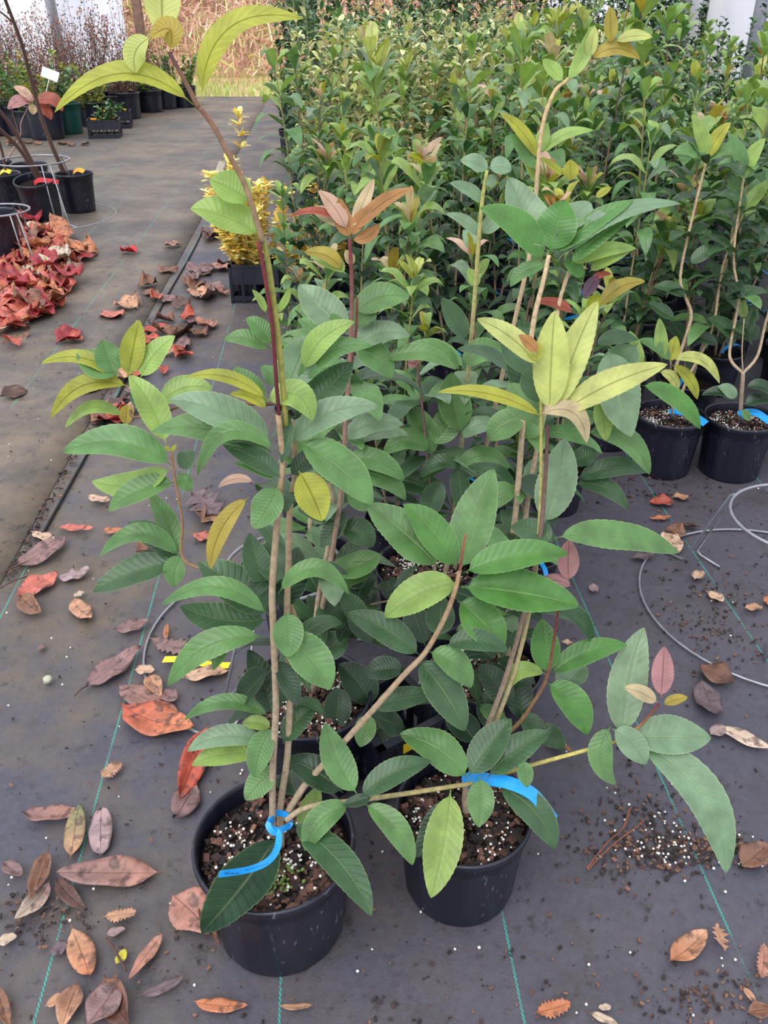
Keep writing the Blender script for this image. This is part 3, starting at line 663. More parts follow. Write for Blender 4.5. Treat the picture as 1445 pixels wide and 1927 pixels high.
# ------------------------------------------------------------------ bed of shrubs grown in rows
def grow(kind, seed, loc, label, group=None, cat='potted shrub', name='potted_shrub', rz=0.0):
    rr=random.Random(seed); root=empty(name,loc,label,cat,group,rz)
    pot_parts(root,.102,.086,.175,seg=32,near=False,seed=seed)
    St=MB(); Lf=[MB(),MB()]
    if kind=='osm':
        H=rr.uniform(1.0,1.15)
        for s in range(rr.choice([2,3,3])):
            a=rr.uniform(0,6.28); ln=rr.uniform(.05,.16); h=H*(1 if s==0 else rr.uniform(.6,.95)); b=Vector((math.cos(a),math.sin(a),0))
            pts=smooth_path([Vector((0,0,.14))+b*.008,Vector((0,0,.14+(h-.14)*.4))+b*ln*.45,Vector((0,0,.14+(h-.14)*.75))+b*ln*.7,Vector((0,0,h))+b*ln],6)
            tube(St,pts,ramp(.005,.0018,len(pts)),lin(BR),6,lin((110,60,50)) if rr.random()<.5 else lin(OL))
            z=.24 if s else .3; az=rr.uniform(0,6.28)
            while z<h-.02:
                t=(z-.14)/(h-.14); i=min(len(pts)-1,int(t*(len(pts)-1))); az+=1.57+rr.uniform(-.3,.3)
                if rr.random()<.9:
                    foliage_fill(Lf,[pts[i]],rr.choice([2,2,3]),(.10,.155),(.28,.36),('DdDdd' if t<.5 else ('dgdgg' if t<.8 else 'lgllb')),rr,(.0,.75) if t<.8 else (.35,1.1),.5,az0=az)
                z+=rr.uniform(.036,.056)
            yc=rr.choice(['yyl','lyl','yot','llg','yyp','lgl','ykz'])
            foliage_fill(Lf,[pts[-1]],rr.choice([3,4,5]),(.08,.125),(.26,.34),yc,rr,(.5,1.35),.3)
            foliage_fill(Lf,[pts[-1]],2,(.03,.05),(.3,.4),yc,rr,(1.1,1.5),.1)
        tg=strap('plant_tag',[Vector((-.02,-.012,.17)),Vector((.0,-.016,.175)),Vector((.03,-.04,.185)),Vector((.07,-.075,.18)),Vector((.088,-.10,.165))],.016,root,nrm=Vector((0,-.3,.9)))
        tag(tg,'blue strap tag')
        mats=(M_far,M_young)
    elif kind=='vari':
        H=rr.uniform(1.05,1.25)
        for s in range(12):
            a=rr.uniform(0,6.28); ln=rr.uniform(.05,.2); h=H*rr.uniform(.55,1); b=Vector((math.cos(a),math.sin(a),0))
            pts=smooth_path([Vector((0,0,.14)),Vector((0,0,h*.55))+b*ln*.6,Vector((0,0,h))+b*ln],8)
            tube(St,pts,ramp(.004,.0012,len(pts)),lin(BR),5)
            for i in range(4,len(pts)):
                foliage_fill(Lf,[pts[i]],4,(.055,.085),(.3,.42),rr.choice(['wbgd','wptg','wbwp']),rr,(0,1.2),.3)
        mats=(M_vari,M_vari)
    elif kind=='dark':
        H=rr.uniform(1.15,1.45)
        for s in range(12):
            a=rr.uniform(0,6.28); ln=rr.uniform(.04,.2); h=H*rr.uniform(.45,1); b=Vector((math.cos(a),math.sin(a),0))
            pts=smooth_path([Vector((0,0,.14)),Vector((0,0,h*.55))+b*ln*.6,Vector((0,0,h))+b*ln],8)
            tube(St,pts,ramp(.004,.0012,len(pts)),lin((90,80,70)),5)
            for i in range(3,len(pts)):
                foliage_fill(Lf,[pts[i]],4,(.045,.075),(.36,.5),rr.choice(['Ddg','dDG','Ddb']),rr,(0,1.0),.3)
        mats=(M_far,M_far)
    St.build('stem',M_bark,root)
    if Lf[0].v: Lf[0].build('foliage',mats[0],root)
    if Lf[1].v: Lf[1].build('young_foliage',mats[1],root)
    return root
osm=[]; taken=[(p.location.x,p.location.y) for p in (p1,p2,p3,p4,p5,p6)]
def put(kind, protos, nmax, x, y, label, group, sc=1.0, rz=None):
    rz = R.uniform(0,6.28) if rz is None else rz
    taken.append((x,y))
    if len(protos)<nmax:
        o=grow(kind, 100+len(protos)*17+ord(kind[0]), (x,y,0), label, group, rz=rz); o.scale=(sc,)*3; protos.append(o); return o
    return clone(R.choice(protos),(x,y,0),rz,sc,label,group)
# plants of the front edge on the right, their pots in the open
q1=near_plant('potted_shrub',1262,772,2.12,'young topped shrub in the left one of the two open pots on the right',[
  ([(1268,785),(1268,740),(1272,690),(1300,600),(1290,560),(1280,520),(1300,420),(1330,300)],2.12,.0058,.0034,BR,TAN,{'Y1':2.2}),
  ([(1272,785),(1290,720),(1340,620),(1360,500),(1400,400)],2.12,.0048,.0028,BR,TAN,{'Y1':2.25}),
  ([(1266,785),(1262,730),(1262,680)],2.08,.0034,.0020,BR,BR2,{'Y1':2.0})],[
  (2.0,[(1246,680,1240,598,28,0,'l'),(1260,682,1272,632,30,0,'y'),(1262,678,1354,722,24,24,'p'),(1264,686,1312,752,24,10,'y'),(1240,700,1275,735,22,10,'p'),(1262,680,1200,640,24,8,'g')]),
  (2.2,[(1330,302,1300,215,30,6,'l'),(1330,302,1375,230,30,6,'y'),(1332,304,1400,285,26,14,'g'),(1330,305,1265,290,26,14,'g'),(1400,402,1370,320,30,0,'g'),(1400,402,1450,340,30,4,'l'),(1400,405,1340,390,24,10,'g')]),
  (2.15,[(1290,560,1230,540,24,8,'d'),(1300,500,1360,470,28,10,'d'),(1290,640,1350,650,24,10,'D'),(1270,600,1220,570,24,0,'d')])],
  .0985,.175,41,fills=[dict(at=[(1310,380,2.2),(1330,310,2.2),(1300,450,2.2),(1390,420,2.25),(1350,540,2.22),(1290,560,2.18),(1335,620,2.2)],n=4,c='dDgd',L=(.09,.14))])
tag(strap('plant_tag',[Vector((.0,-.01,.17)),Vector((.0,-.02,.19)),Vector((.02,-.03,.19)),Vector((.05,-.05,.185)),Vector((.075,-.075,.175))],.026,q1,nrm=Vector((0,-.4,.9))),'blue strap tag')
q2=near_plant('potted_shrub',1396,776,2.10,'low branching shrub in the rightmost fully visible pot beside the right edge',[
  ([(1392,790),(1397,720),(1398,700)],2.10,.0062,.0054,BR,BR,{}),
  ([(1398,702),(1376,680),(1374,650),(1390,560),(1380,480),(1400,330)],2.10,.0046,.0030,BR,TAN,{'Y1':2.2}),
  ([(1398,702),(1425,670),(1440,610),(1470,500),(1480,400)],2.10,.0046,.0030,BR,TAN,{'Y1':2.15}),
  ([(1398,700),(1396,660),(1400,600)],2.10,.0020,.0014,BR,TAN,{})],[
  (2.06,[(1390,755,1320,744,22,12,'D'),(1386,750,1350,728,24,4,'b'),(1400,765,1460,755,24,10,'D'),(1396,770,1412,792,16,0,'g'),(1402,730,1460,750,22,14,'D')]),
  (2.15,[(1385,640,1330,600,30,8,'d'),(1400,335,1370,250,30,6,'g'),(1400,335,1440,260,30,6,'l'),(1480,400,1440,320,30,0,'g'),(1400,335,1350,310,24,12,'g'),(1400,600,1395,560,20,0,'l'),(1390,640,1420,580,34,0,'d'),(1430,640,1380,610,28,6,'D')])],
  .0985,.175,42,fills=[dict(at=[(1385,560,2.15),(1385,490,2.18),(1395,400,2.2),(1400,340,2.2),(1450,560,2.15),(1470,480,2.15)],n=4,c='dDgd',L=(.09,.14))])
tag(strap('plant_tag',[Vector((.0,-.01,.17)),Vector((-.01,-.02,.19)),Vector((.02,-.035,.20)),Vector((.05,-.05,.185)),Vector((.085,-.085,.17))],.026,q2,nrm=Vector((0,-.4,.9))),'blue strap tag')
taken += [(q1.location.x,q1.location.y),(q2.location.x,q2.location.y)]
put('osm',osm,7,P(1150,860,2.2).x,2.28,'shrub in the ribbed black pot half hidden beside the big pale leaves',None,.8)
put('osm',osm,7,1.26,2.2,'shrub in the pot cut off by the right edge',None,.95)
# shrubs filling the gap behind the front group
for x,y,s,lab in ((.33,1.52,.62,'short leafy shrub just behind the lime topped plant, over the damp mat edge'),(.02,1.66,.66,'short leafy shrub between the bare olive stem and the bronze crown'),
              (.24,1.78,.74,'shrub third in line behind the front right pot'),(-.2,1.80,.66,'shrub behind the pot in the wire ring, on the walkway side'),(.46,1.90,.72,'shrub at the open mat corner behind the lime whorl'),
              (.02,2.02,.82,'shrub with upright stems behind the bronze crown'),(-.27,2.3,.62,'low shrub with blue tag on the walkway edge behind the front plant')):
    put('osm',osm,7,x,y,lab,None,s)
var=[]; drk=[]
rowi=0; y=2.36
while y<5.4:
    x=-.20-.05*(y-2)+(.14 if rowi%2 else 0); xmax=min(2.85,.49*(y*.852+.3)+.25)
    while x<xmax:
        xx=x+R.uniform(-.04,.04); yy=y+R.uniform(-.04,.04)
        if all((a-xx)**2+(b-yy)**2>.045 for a,b in taken) and not (y<2.5 and x<.0):
            ppx=CX+F*xx/(yy*cP+.5*sP)
            if y>4.2 and 600<ppx<930: put('vari',var,3,xx,yy,'cream and green variegated shrub far back in the bed','variegated shrubs far back in the bed',R.uniform(.85,1.0))
            else: put('osm',osm,7,xx,yy,'waist high shrub crowded among others in the rows of the right hand bed','shrubs crowded in the rows of the bed',(R.uniform(.84,1.05) if y<4 else R.uniform(.9,1.1))*(.82 if 600<ppx<900 and y>2.7 else 1)*(.8 if ppx>1230 and y>3.8 else 1))
        x+=.30
    y+=.30; rowi+=1
while y<9.5:
    x=-.25-.067*(y-2)+R.uniform(-.03,.03); xmax=min(2.85,.49*(y*.852+.3)+.25); first=True
    while x<xmax:
        xx=x+R.uniform(-.06,.06); yy=y+R.uniform(-.06,.06)
        if first or R.random()<.22+(.3 if x>2.2 else 0): put('dark',drk,3,xx,yy,'small leaved dark green shrub standing deep in the bed','dark shrubs deep in the bed',R.uniform(.8,1.08))
        elif x<1.3: put('vari',var,3,xx,yy,'cream and green variegated shrub far back in the bed','variegated shrubs far back in the bed',R.uniform(.85,1.05))
        else: put('osm',osm,7,xx,yy,'waist high shrub crowded among others in the rows of the right hand bed','shrubs crowded in the rows of the bed',R.uniform(.9,1.12)*(.8 if x>1.9 else 1))
        x+=.44; first=False
    y+=.5
for i,(x,y) in enumerate(((-.85,8.2),(-.95,9.6),(-.7,7.2),(-1.0,11))):
    put('dark',drk,3,x,y,'small leaved dark green shrub standing deep in the bed','dark shrubs deep in the bed',1.1)
for i in range(26):
    x=-.9+i*.22+R.uniform(-.1,.1); put('dark',drk,3,x,10.2+R.uniform(-.3,.9),'small leaved dark green shrub standing deep in the bed','dark shrubs deep in the bed',R.uniform(1.15,1.5))

# ------------------------------------------------------------------ golden shrub in a black square tray
def crate(root, w, d, h, name='tray', mat=None, nx=5):
    M=MB(); t=.004; cx=cy=0
    for sx in (-1,1):
        box(M,(sx*w/2,0,h*.5),(t,d,h*.5)); 
        for i in range(5): box(M,(sx*w/2,-d/2+d*i/4,0),(t*2,.012,h))
    for sy in (-1,1):
        box(M,(0,sy*d/2,h*.5),(w,t,h*.5))
        for i in range(nx): box(M,(-w/2+w*i/(nx-1),sy*d/2,0),(.012,t*2,h))
    box(M,(0,0,.002),(w*.97,d*.97,.006))
    for sx in (-1,1): box(M,(sx*w/2,0,h-.008),(.014,d+.014,.010))
    for sy in (-1,1): box(M,(0,sy*d/2,h-.008),(w+.014,.014,.010))
    for zz in (.012,): 
        for sy in (-1,1): box(M,(0,sy*d/2,zz),(w,t*1.6,.02))
        for sx in (-1,1): box(M,(sx*w/2,0,zz),(t*1.6,d,.02))
    return M.build(name,mat or M_tray,root,smooth=False)
def golden(root, H, seed, spread=.1):
    rr=random.Random(seed); St=MB(); Lf=MB()
    gold=[lin((255,234,120)),lin((255,238,150)),lin((254,214,110)),lin((255,244,180)),lin((236,232,130))]
    for s in range(22):
        a=rr.uniform(0,6.28); h=H*(1 if s==0 else rr.uniform(.35,.74)); sp_=spread*(0.1 if s==0 else rr.uniform(.4,1.3)); b=Vector((math.cos(a),math.sin(a),0))
        pts=smooth_path([Vector((0,0,.12)),Vector((0,0,h*.5))+b*sp_*.6,Vector((0,0,h))+b*sp_],8)
        tube(St,pts,ramp(.003,.001,len(pts)),lin(BR2),5)
        for i in range(5,len(pts)):
            if s==0 and 10<i<13: continue
            for q in range(8):
                a=rr.uniform(0,6.28); e=rr.uniform(-.1,1.1); d=Vector((math.cos(a)*math.cos(e),math.sin(a)*math.cos(e),math.sin(e))); L=rr.uniform(.036,.056)
                leaf(Lf,pts[i],pts[i]+d*L*.5+UP*.002,pts[i]+d*L,UP,L*.62,tint(rr.choice(gold),.1,rr),n=8,k=1,fold=.3,shape='holly',seed=s*99+i)
    St.build('stem',M_bark,root); Lf.build('foliage',M_gold,root)
gx=P(470,520,3.75).x
cr=empty('nursery_tray',(gx+.03,3.78,0),'black square slotted tray holding the golden leaved shrub','tray'); crate(cr,.21,.21,.17)
gs=empty('golden_shrub',(gx,3.78,.009),'golden yellow holly-leaved shrub growing in the black tray beside the walkway','potted shrub')
pot_parts(gs,.08,.07,.15,seg=32,near=False); golden(gs,.74,3,.15)
c2=empty('nursery_tray',(gx+.30,3.80,0),'black slotted tray behind leaves, next to the golden shrub tray','tray'); crate(c2,.21,.21,.15)
g2=empty('golden_shrub',(gx+.30,3.80,.009),'smaller golden yellow shrub to the right of the first, in the next tray','potted shrub'); pot_parts(g2,.08,.07,.14,seg=32,near=False); golden(g2,.52,8,.16)
M=MB(); q=P(424,308,3.3); box(M,(0,0,.0),(.028,.002,.06),rz=.5); box(M,(0,0,-.0),(.01,.002,.0)) 
lb=M.build('plant_label',M_whitep,gs,smooth=False); lb.location=Vector((-.105,-.02,.52)); lb.rotation_euler=(0,.5,0)
# black grid crate between the two front pots
c3=empty('nursery_tray',(.02,.985,0),'black grid crate showing between the two front pots, yellow tape on it','tray',rz=.6); crate(c3,.13,.13,.13)
c3.location=(G(735,1385).x,1.02,0)
M=MB(); box(M,(.0,-.071,.10),(.05,.002,.02)); tp=M.build('tape',M_yellowp,c3,smooth=False)

# ------------------------------------------------------------------ wire stands
def wire_stand(cx,cy,rt,rb,h,label,rz=0.0,gap=.9, r=.0028):
    root=empty('wire_stand',(cx,cy,.006),label,'wire stand',rz=rz)
    def ring(rad,z,name,rr_):
        M=MB(); n=64; rings=[]
        for i in range(n):
            a=2*math.pi*i/n; c=Vector((rad*math.cos(a),rad*math.sin(a),z)); d=Vector((math.cos(a),math.sin(a),0))
            rings.append([M.vert(c+(d*math.cos(b)+UP*math.sin(b))*rr_,(1,1,1,1)) for b in [2*math.pi*j/8 for j in range(8)]])
        for i in range(n):
            for j in range(8): M.f.append((rings[i][j],rings[(i+1)%n][j],rings[(i+1)%n][(j+1)%8],rings[i][(j+1)%8]))
        M.build(name,M_wire,root)
    ring(rt,h,'top_ring',r*1.3); ring(rb,0,'ground_ring',r)
    for k in range(3):
        a=2*math.pi*k/3
        for s in (-1,1):
            b=a+s*.11; d=Vector((math.cos(b),math.sin(b),0)); rm=(rt+rb)/2
            M=MB()
            pts=[d*rt+UP*h, d*(rt+.012)+UP*(h-.008), d*rm*1.02+UP*.008]
            if s>0: pts+= [d*(rm+.01)+UP*.001, d*rb]
            else: pts+= [d*(rm-.01)+UP*.001, d*(rm-.065)]
            tube(M,pts,r,(1,1,1,1),8); M.build('leg',M_wire,root)
    return root
wire_stand(.885,1.475,.145,.30,.22,'galvanised wire stand with two rings standing empty on the open mat at right',rz=math.radians(-112))
wire_stand(-.2,1.345,.115,.30,.19,'galvanised wire stand around the pot behind the front plant, its ring lying among leaves',rz=2.2)
wire_stand(-2.16,5.45,.215,.44,.33,'large wire stand around the bare stemmed pots, far left',rz=-.9,r=.004)
wire_stand(-1.96,4.35,.157,.30,.26,'wire stand over the heap of red leaves, cut by the left edge',rz=-.7,r=.004)

# ------------------------------------------------------------------ bare-stemmed pots on the left
def trunk_pot(px,py,Y,rt,h,label,stems,tilt=(0,0),flag=None):
    x=P(px,py,Y).x; root=empty('potted_sapling',(x,Y,0),label,'potted tree'); pot_parts(root,rt,rt*.82,h,seg=48,near=False)
    root.rotation_euler=(tilt[0],tilt[1],0)
    if any(tilt): root.location.z=rt*.8*math.sin(tilt[0])
    inv=None
    for pts,Y1,r0,r1 in stems:
        M=MB(); n=len(pts); q=[P(a,b,Y+(Y1-Y)*i/(n-1))-Vector((x,Y,0)) for i,(a,b) in enumerate(pts)]
        q=smooth_path(q,5); tube(M,q,ramp(r0,r1,len(q)),lin((120,98,88)),8,lin((70,44,44)))
        s=M.build('stem',M_bark,root)
        if any(tilt): s.matrix_parent_inverse=Matrix.Identity(4); s.rotation_euler=(-tilt[0],-tilt[1],0)
    if flag:
        strap('plant_tag',[Vector((-.0,-.02,h-.02)),Vector((.04,-.03,h+.005)),Vector((.10,-.03,h-.0)),Vector((.15,-.02,h-.012))] if rt>.12 else [Vector((0,0,h)),Vector((.04,-.02,h+.02)),Vector((.08,-.03,h+.01))],.03,root,mat=flag,nrm=Vector((0,-.6,.7)))
    return root
trunk_pot(70,335,5.35,.125,.24,'bare stemmed sapling in a black pot with a red tag',[([(78,345),(55,300),(20,240),(-40,170)],5.0,.014,.010),([(74,345),(40,290),(0,250),(-50,215)],5.0,.013,.009)],(.2,0),M_redp)
trunk_pot(138,325,5.62,.120,.24,'leaning sapling in the rightmost pot of the left group, orange tag',[([(122,326),(100,280),(78,220),(58,150),(40,80),(10,0),(-10,-60)],5.0,.015,.008),([(24,42),(0,22),(-30,10)],5.1,.006,.003)],(0,0),M_orangep)
trunk_pot(52,300,6.1,.125,.22,'empty looking black pot behind the bare stems at left',[([(52,310),(35,250),(20,200)],6.1,.006,.004)])
trunk_pot(4,340,5.6,.120,.24,'black pot cut by the left edge, yellow tag on a thin stem',[([(12,332),(5,290),(-10,240)],5.5,.010,.008)],(0,0),M_yellowp)
trunk_pot(-2,445,4.45,.115,.24,'black pot with fallen red leaves inside at the left edge',[([(-6,440),(-20,380),(-40,300)],4.3,.008,.006)])
M=MB()
# twig with mauve leaves in front of the far nursery row
tw=empty('potted_sapling',(P(-6,300,6.5).x,6.5,0),'thin twig with a whorl of mauve and crimson leaves, far left','potted tree')
pot_parts(tw,.1,.085,.18,seg=24,near=False)
M=MB(); q=[P(-6,330,6.5),P(36,262,6.4),P(40,230,6.35),P(58,192,6.3)]; tube(M,smooth_path(q,5),ramp(.006,.004,16),lin((170,140,130)),6); wbuild(M,'stem',M_bark,tw)
M=[MB(),MB()]
for i,s in enumerate([(60,193,14,205,22,8,'m'),(60,190,25,163,18,4,'k'),(66,193,118,210,26,14,'r'),(62,195,62,216,18,0,'t'),(66,198,96,226,22,6,'r'),(64,190,40,176,16,0,'m')]): hand_leaf(M,s,6.3,500+i,hi=False)
c_=lin((196,50,90)); wbuild(M[1],'foliage',M_young,tw); localise(tw)

# ------------------------------------------------------------------ far nursery row at the back left
def bush(kind, seed, root, H, Wd, pot=True):
    rr=random.Random(seed); St=MB(); Lf=[MB(),MB()]
    cols={'twig':['urzuD','udrk'],'green':['gdlG','gdl'],'gold':['yolg','yog'],'red':['rzog','ryg'],'blue':['bgd','bdg']}[kind]
    ns={'twig':16,'green':11,'gold':11,'red':10,'blue':10}[kind]
    for s in range(ns):
        a=rr.uniform(0,6.28); h=H*rr.uniform(.5,1); sp_=Wd*rr.uniform(.2,1); b=Vector((math.cos(a),math.sin(a),0))
        pts=smooth_path([Vector((0,0,.16)),Vector((0,0,h*.5))+b*sp_*.5,Vector((0,0,h))+b*sp_],7)
        tube(St,pts,ramp(.004,.0016,len(pts)),lin((118,92,86)),5)
        for i in range(3,len(pts)):
            if kind=='twig':
                foliage_fill(Lf,[pts[i]+Vector((rr.uniform(-.05,.05),rr.uniform(-.05,.05),rr.uniform(-.03,.03))) for _ in range(3)],2,(.02,.032),(.45,.6),rr.choice(cols),rr,(0,1.3),.1)
            else: foliage_fill(Lf,[pts[i]],4,(.05,.085),(.36,.5),rr.choice(cols),rr,(0,1.1),.3)
    St.build('stem',M_bark,root)
    if Lf[0].v: Lf[0].build('foliage',M_far,root)
    if Lf[1].v: Lf[1].build('coloured_foliage',M_vari,root)
far=[]
spots=[]
r_skip=lambda p,i: i%4==0 and p>55
for i in range(44):
    Y=9.3+(i%4)*.75+R.uniform(-.15,.15); pxx=-20+ (i//4)*34+R.uniform(-8,8)+(i%4)*9
    if r_skip(pxx,i): continue
    if pxx < [125,185,235,262][i%4]: spots.append((pxx,Y,i%4))
protos={}
names_={'twig':'twiggy dark leaved shrub in the far nursery row before the white film','green':'bushy green shrub in the far nursery row at the back left','gold':'yellow green shrub in the far nursery row at the back left','red':'shrub with reddish leaves in the far nursery row at the back left','blue':'blue green low shrub in the far nursery row at the back left'}
for pxx,Y,r_ in spots:
    kd = 'twig' if r_>=2 else R.choice(['green','gold','green','red','blue'] if r_==0 else ['green','gold','red','twig'])
    x=P(pxx,150,Y).x; H={'twig':R.uniform(.95,1.25)}.get(kd,R.uniform(.5,.75))
    if kd not in protos:
        o=empty('nursery_shrub',(x,Y,0),names_[kd],'potted shrub','%s shrubs in the far nursery row'%kd); pot_parts(o,.17,.15,.28,seg=24,near=False); bush(kd,50+len(protos),o,{'twig':1.15}.get(kd,.68),{'twig':.38}.get(kd,.26)); protos[kd]=o
    else: clone(protos[kd],(x,Y,0),R.uniform(0,6.28),R.uniform(.85,1.12),names_[kd],'%s shrubs in the far nursery row'%kd)
for pxx,Y in ((268,12.0),(297,12.2),(331,12.3),(255,11.6),(281,11.5),(310,11.9),(347,12.1)):
    clone(protos['green' if pxx%2 else 'twig'],(P(pxx,170,Y).x,Y,0),pxx,.9,'leafy shrub in the end group of the far row beside the walkway','shrubs at the end of the far row')
# green pot, low trays and a loose pot in front of the row
def small_pot(px,py,r,h,mat,label):
    g=G(px,py); o=empty('nursery_pot',(g.x,g.y,0),label,'pot'); pot_parts(o,r,r*.84,h,seg=32,near=False,mat=mat); return o
o=small_pot(132,252,.16,.30,M_green_pot,'dark green plastic pot in the far nursery row'); bush('blue',77,o,.62,.2)
o=small_pot(92,262,.19,.32,M_pot,'wide grey black pot left of the green pot'); bush('gold',78,o,.75,.22)
o=small_pot(235,216,.13,.26,M_pot,'black pot with a yellow label behind the low trays'); bush('green',79,o,.55,.14)
strap('plant_tag',[Vector((-.05,-.05,.27)),Vector((.0,-.06,.285)),Vector((.06,-.05,.275))],.03,o,mat=M_yellowp)
for i,(px,py) in enumerate(((200,258),(222,240))):
    g=G(px,py); o=empty('nursery_tray',(g.x,g.y,0),['nearest low black tray with orange tags in the far row','second low black tray, behind the nearest one'][i],'tray',rz=.2); crate(o,.30,.30,.17)
    for k in range(3):
        M=MB(); box(M,(-.09+.09*k,-.05+.03*k,.17),(.06,.035,.012),rz=.6*k); M.build('label_tag',[M_orangep,M_yellowp][i],o,smooth=False)
    bush('blue',90+i,o,.26,.10)
for i,(px,py,Y) in enumerate(((92,149,8.9),(170,107,11.5),(196,100,11.6))):
    M=MB(); q=P(px,py,Y); box(M,(0,0,0),(.16 if i==0 else .12,.004,.09 if i==0 else .05)); box(M,(0,.004,-.30),(.006,.004,.30))
    o=M.build('plant_label',M_whitep,smooth=False); o.location=q; o.rotation_euler=(-.3,.35,0); tag(o,['white card label standing in the yellow green shrub, far left','small white label under the big yellow leaf','small white label right of the other by the leaf whorl'][i],'label')

# ------------------------------------------------------------------ grass and dry brush beyond the ground cover
M=MB(); rr=random.Random(9)
for i in range(9000):
    x=rr.uniform(-7,1.5); y=13.7+abs(rr.gauss(0,2.2)); h=rr.uniform(.04,.12); a=rr.uniform(0,3.14); c=lin(rr.choice([(176,200,100),(206,214,140),(226,204,170),(216,192,160),(160,190,100)] if y<16 else [(206,180,150),(190,160,120),(220,190,160),(170,170,100)]))
    w_=.012; d=Vector((math.cos(a)*w_,math.sin(a)*w_,0)); b=Vector((x,y,-.03)); t_=Vector((rr.uniform(-.04,.04),rr.uniform(-.04,.04),h))
    M.f.append((M.vert(b-d,c),M.vert(b+d,c),M.vert(b+t_,c)))
tag(M.build('grass',attr_mat('grass_blades',.8,5,.1,0)),'pale grass strip beyond the end of the black ground cover','grass',kind='stuff')
M=MB()
for i in range(15000):
    x=rr.uniform(-9,3.5); y=17.5+rr.random()**1.2*6; z=rr.random()**1.3*2.6*min(1,(y-16.8)/2); a=rr.uniform(0,6.28); e=rr.uniform(-.4,1.5); L=rr.uniform(.08,.45)
    c=lin(rr.choice([(216,170,154),(226,184,166),(200,150,140),(236,204,182),(190,146,136),(238,216,190),(216,206,140),(190,192,130)]))
    d=Vector((math.cos(a)*math.cos(e),math.sin(a)*math.cos(e),math.sin(e)))*L; s=d.cross(Vector((.3,1,.2))).normalized()*rr.uniform(.006,.02); b=Vector((x,y,z))
    M.f.append((M.vert(b-s,c),M.vert(b+s,c),M.vert(b+d+s*.5,c),M.vert(b+d-s*.5,c)))
for i in range(5000):
    x=rr.uniform(-9,8); y=20+rr.random()*4; z=rr.random()*3.4; a=rr.uniform(0,6.28); L=rr.uniform(.1,.3); c=lin(rr.choice([(186,146,140),(208,168,156),(170,140,124),(180,176,130)]))
    d=Vector((math.cos(a),math.sin(a)*.3,rr.uniform(-.5,.8)))*L; s=Vector((0,0,1)).cross(d).normalized()*.0+Vector((0,0,.07)); b=Vector((x,y,z)); M.f.append((M.vert(b-s,c),M.vert(b+s,c),M.vert(b+d+s,c),M.vert(b+d-s,c)))
tag(M.build('dry_brush',attr_mat('dry_stalks',.9,5,.1,0)),'tangle of reddish dry brush beyond the grass','brush',kind='stuff')
M=MB(); ids=[]
for i in range(61):
    row=[]
    for j in range(13):
        x=-14+28*i/60; z=3.6*j/12; row.append(M.vert((x,26+.5*math.sin(x*1.3+z)+.4*math.sin(x*3.1-z*2)-.5*j/12*0,z-.1+.2*math.sin(x*2)),(1,1,1,1)))
    ids.append(row)
for i in range(60):
    for j in range(12): M.f.append((ids[i][j],ids[i+1][j],ids[i+1][j+1],ids[i][j+1]))
tag(M.build('bank_of_brush',simple('brush_bank',(214,170,158),.95,.1,.4,2.5,.5,c2=(170,150,124))),'reddish bank of undergrowth behind the dry brush','brush',kind='stuff')

# ------------------------------------------------------------------ fallen leaves
FL=dict(tan=(196,148,118),org=(192,120,82),pnk=(176,124,108),mau=(136,104,104),red=(184,82,62),crm=(160,44,54),cor=(204,110,96),brn=(134,92,72),dbr=(92,62,54),pur=(108,90,98),pal=(206,184,164),grn=(106,122,80),yel=(226,212,70),pch=(216,180,156),grm=(166,142,144),scar=(222,40,40))
def fallen(x1,y1,x2,y2,w,c,label,shape='ell',curl=.25,lift=.12,group=None,seed=0,serr=0.0,c2=None,z=.009,name='fallen_leaf',hi=True,wav=.14):
    a=G(x1,y1,.01); b=G(x2,y2,.01); m=(a+b)/2; L=(b-a).length; rr=random.Random(seed+int(x1*7+y1*3))
    # width: photo pixels across, seen foreshortened along the view
    zc=zdep(m); dep=PITCH+math.atan(((y1+y2)/2-CY)/F); dx,dy=abs(x2-x1),abs(y2-y1); hyp=math.hypot(dx,dy)+1e-6
    W=w/F*zc; W=W*((dy/hyp)+(dx/hyp)/max(.3,math.sin(dep)))*.78
    M=MB()
    p0=a-m; p1=b-m; p0.z=L*lift*rr.uniform(.0,.6); p1.z=L*lift*rr.uniform(.2,1); pm=Vector((rr.uniform(-.05,.05)*L,rr.uniform(-.05,.05)*L,L*lift*rr.uniform(.0,.3)))
    if curl<0: pm.z=L*lift*1.2; p0.z=p1.z=.001
    leaf(M,p0,pm,p1,(UP+Vector((rr.uniform(-.15,.15),rr.uniform(-.15,.15),0))).normalized(),W,tint(lin(FL[c]),.07,rr),n=(18 if shape in('holly',) else 11 if shape=='oak' else 20) if hi else 10,k=3 if hi else 2,fold=abs(curl),serr=serr,wav=wav,pet=.08,shape=shape,c2=tint(lin(FL[c2]),.05,rr) if c2 else None,seed=seed+int(x1),twist=rr.uniform(-.5,.5)*abs(curl)*2)
    mn=min(v[2] for v in M.v); M.v=[(v[0],v[1],v[2]-mn) for v in M.v]
    o=M.build(name,M_dead); o.location=(m.x,m.y,z); sol=o.modifiers.new('thick','SOLIDIFY'); sol.thickness=.0004
    return tag(o,label,'leaf',group)
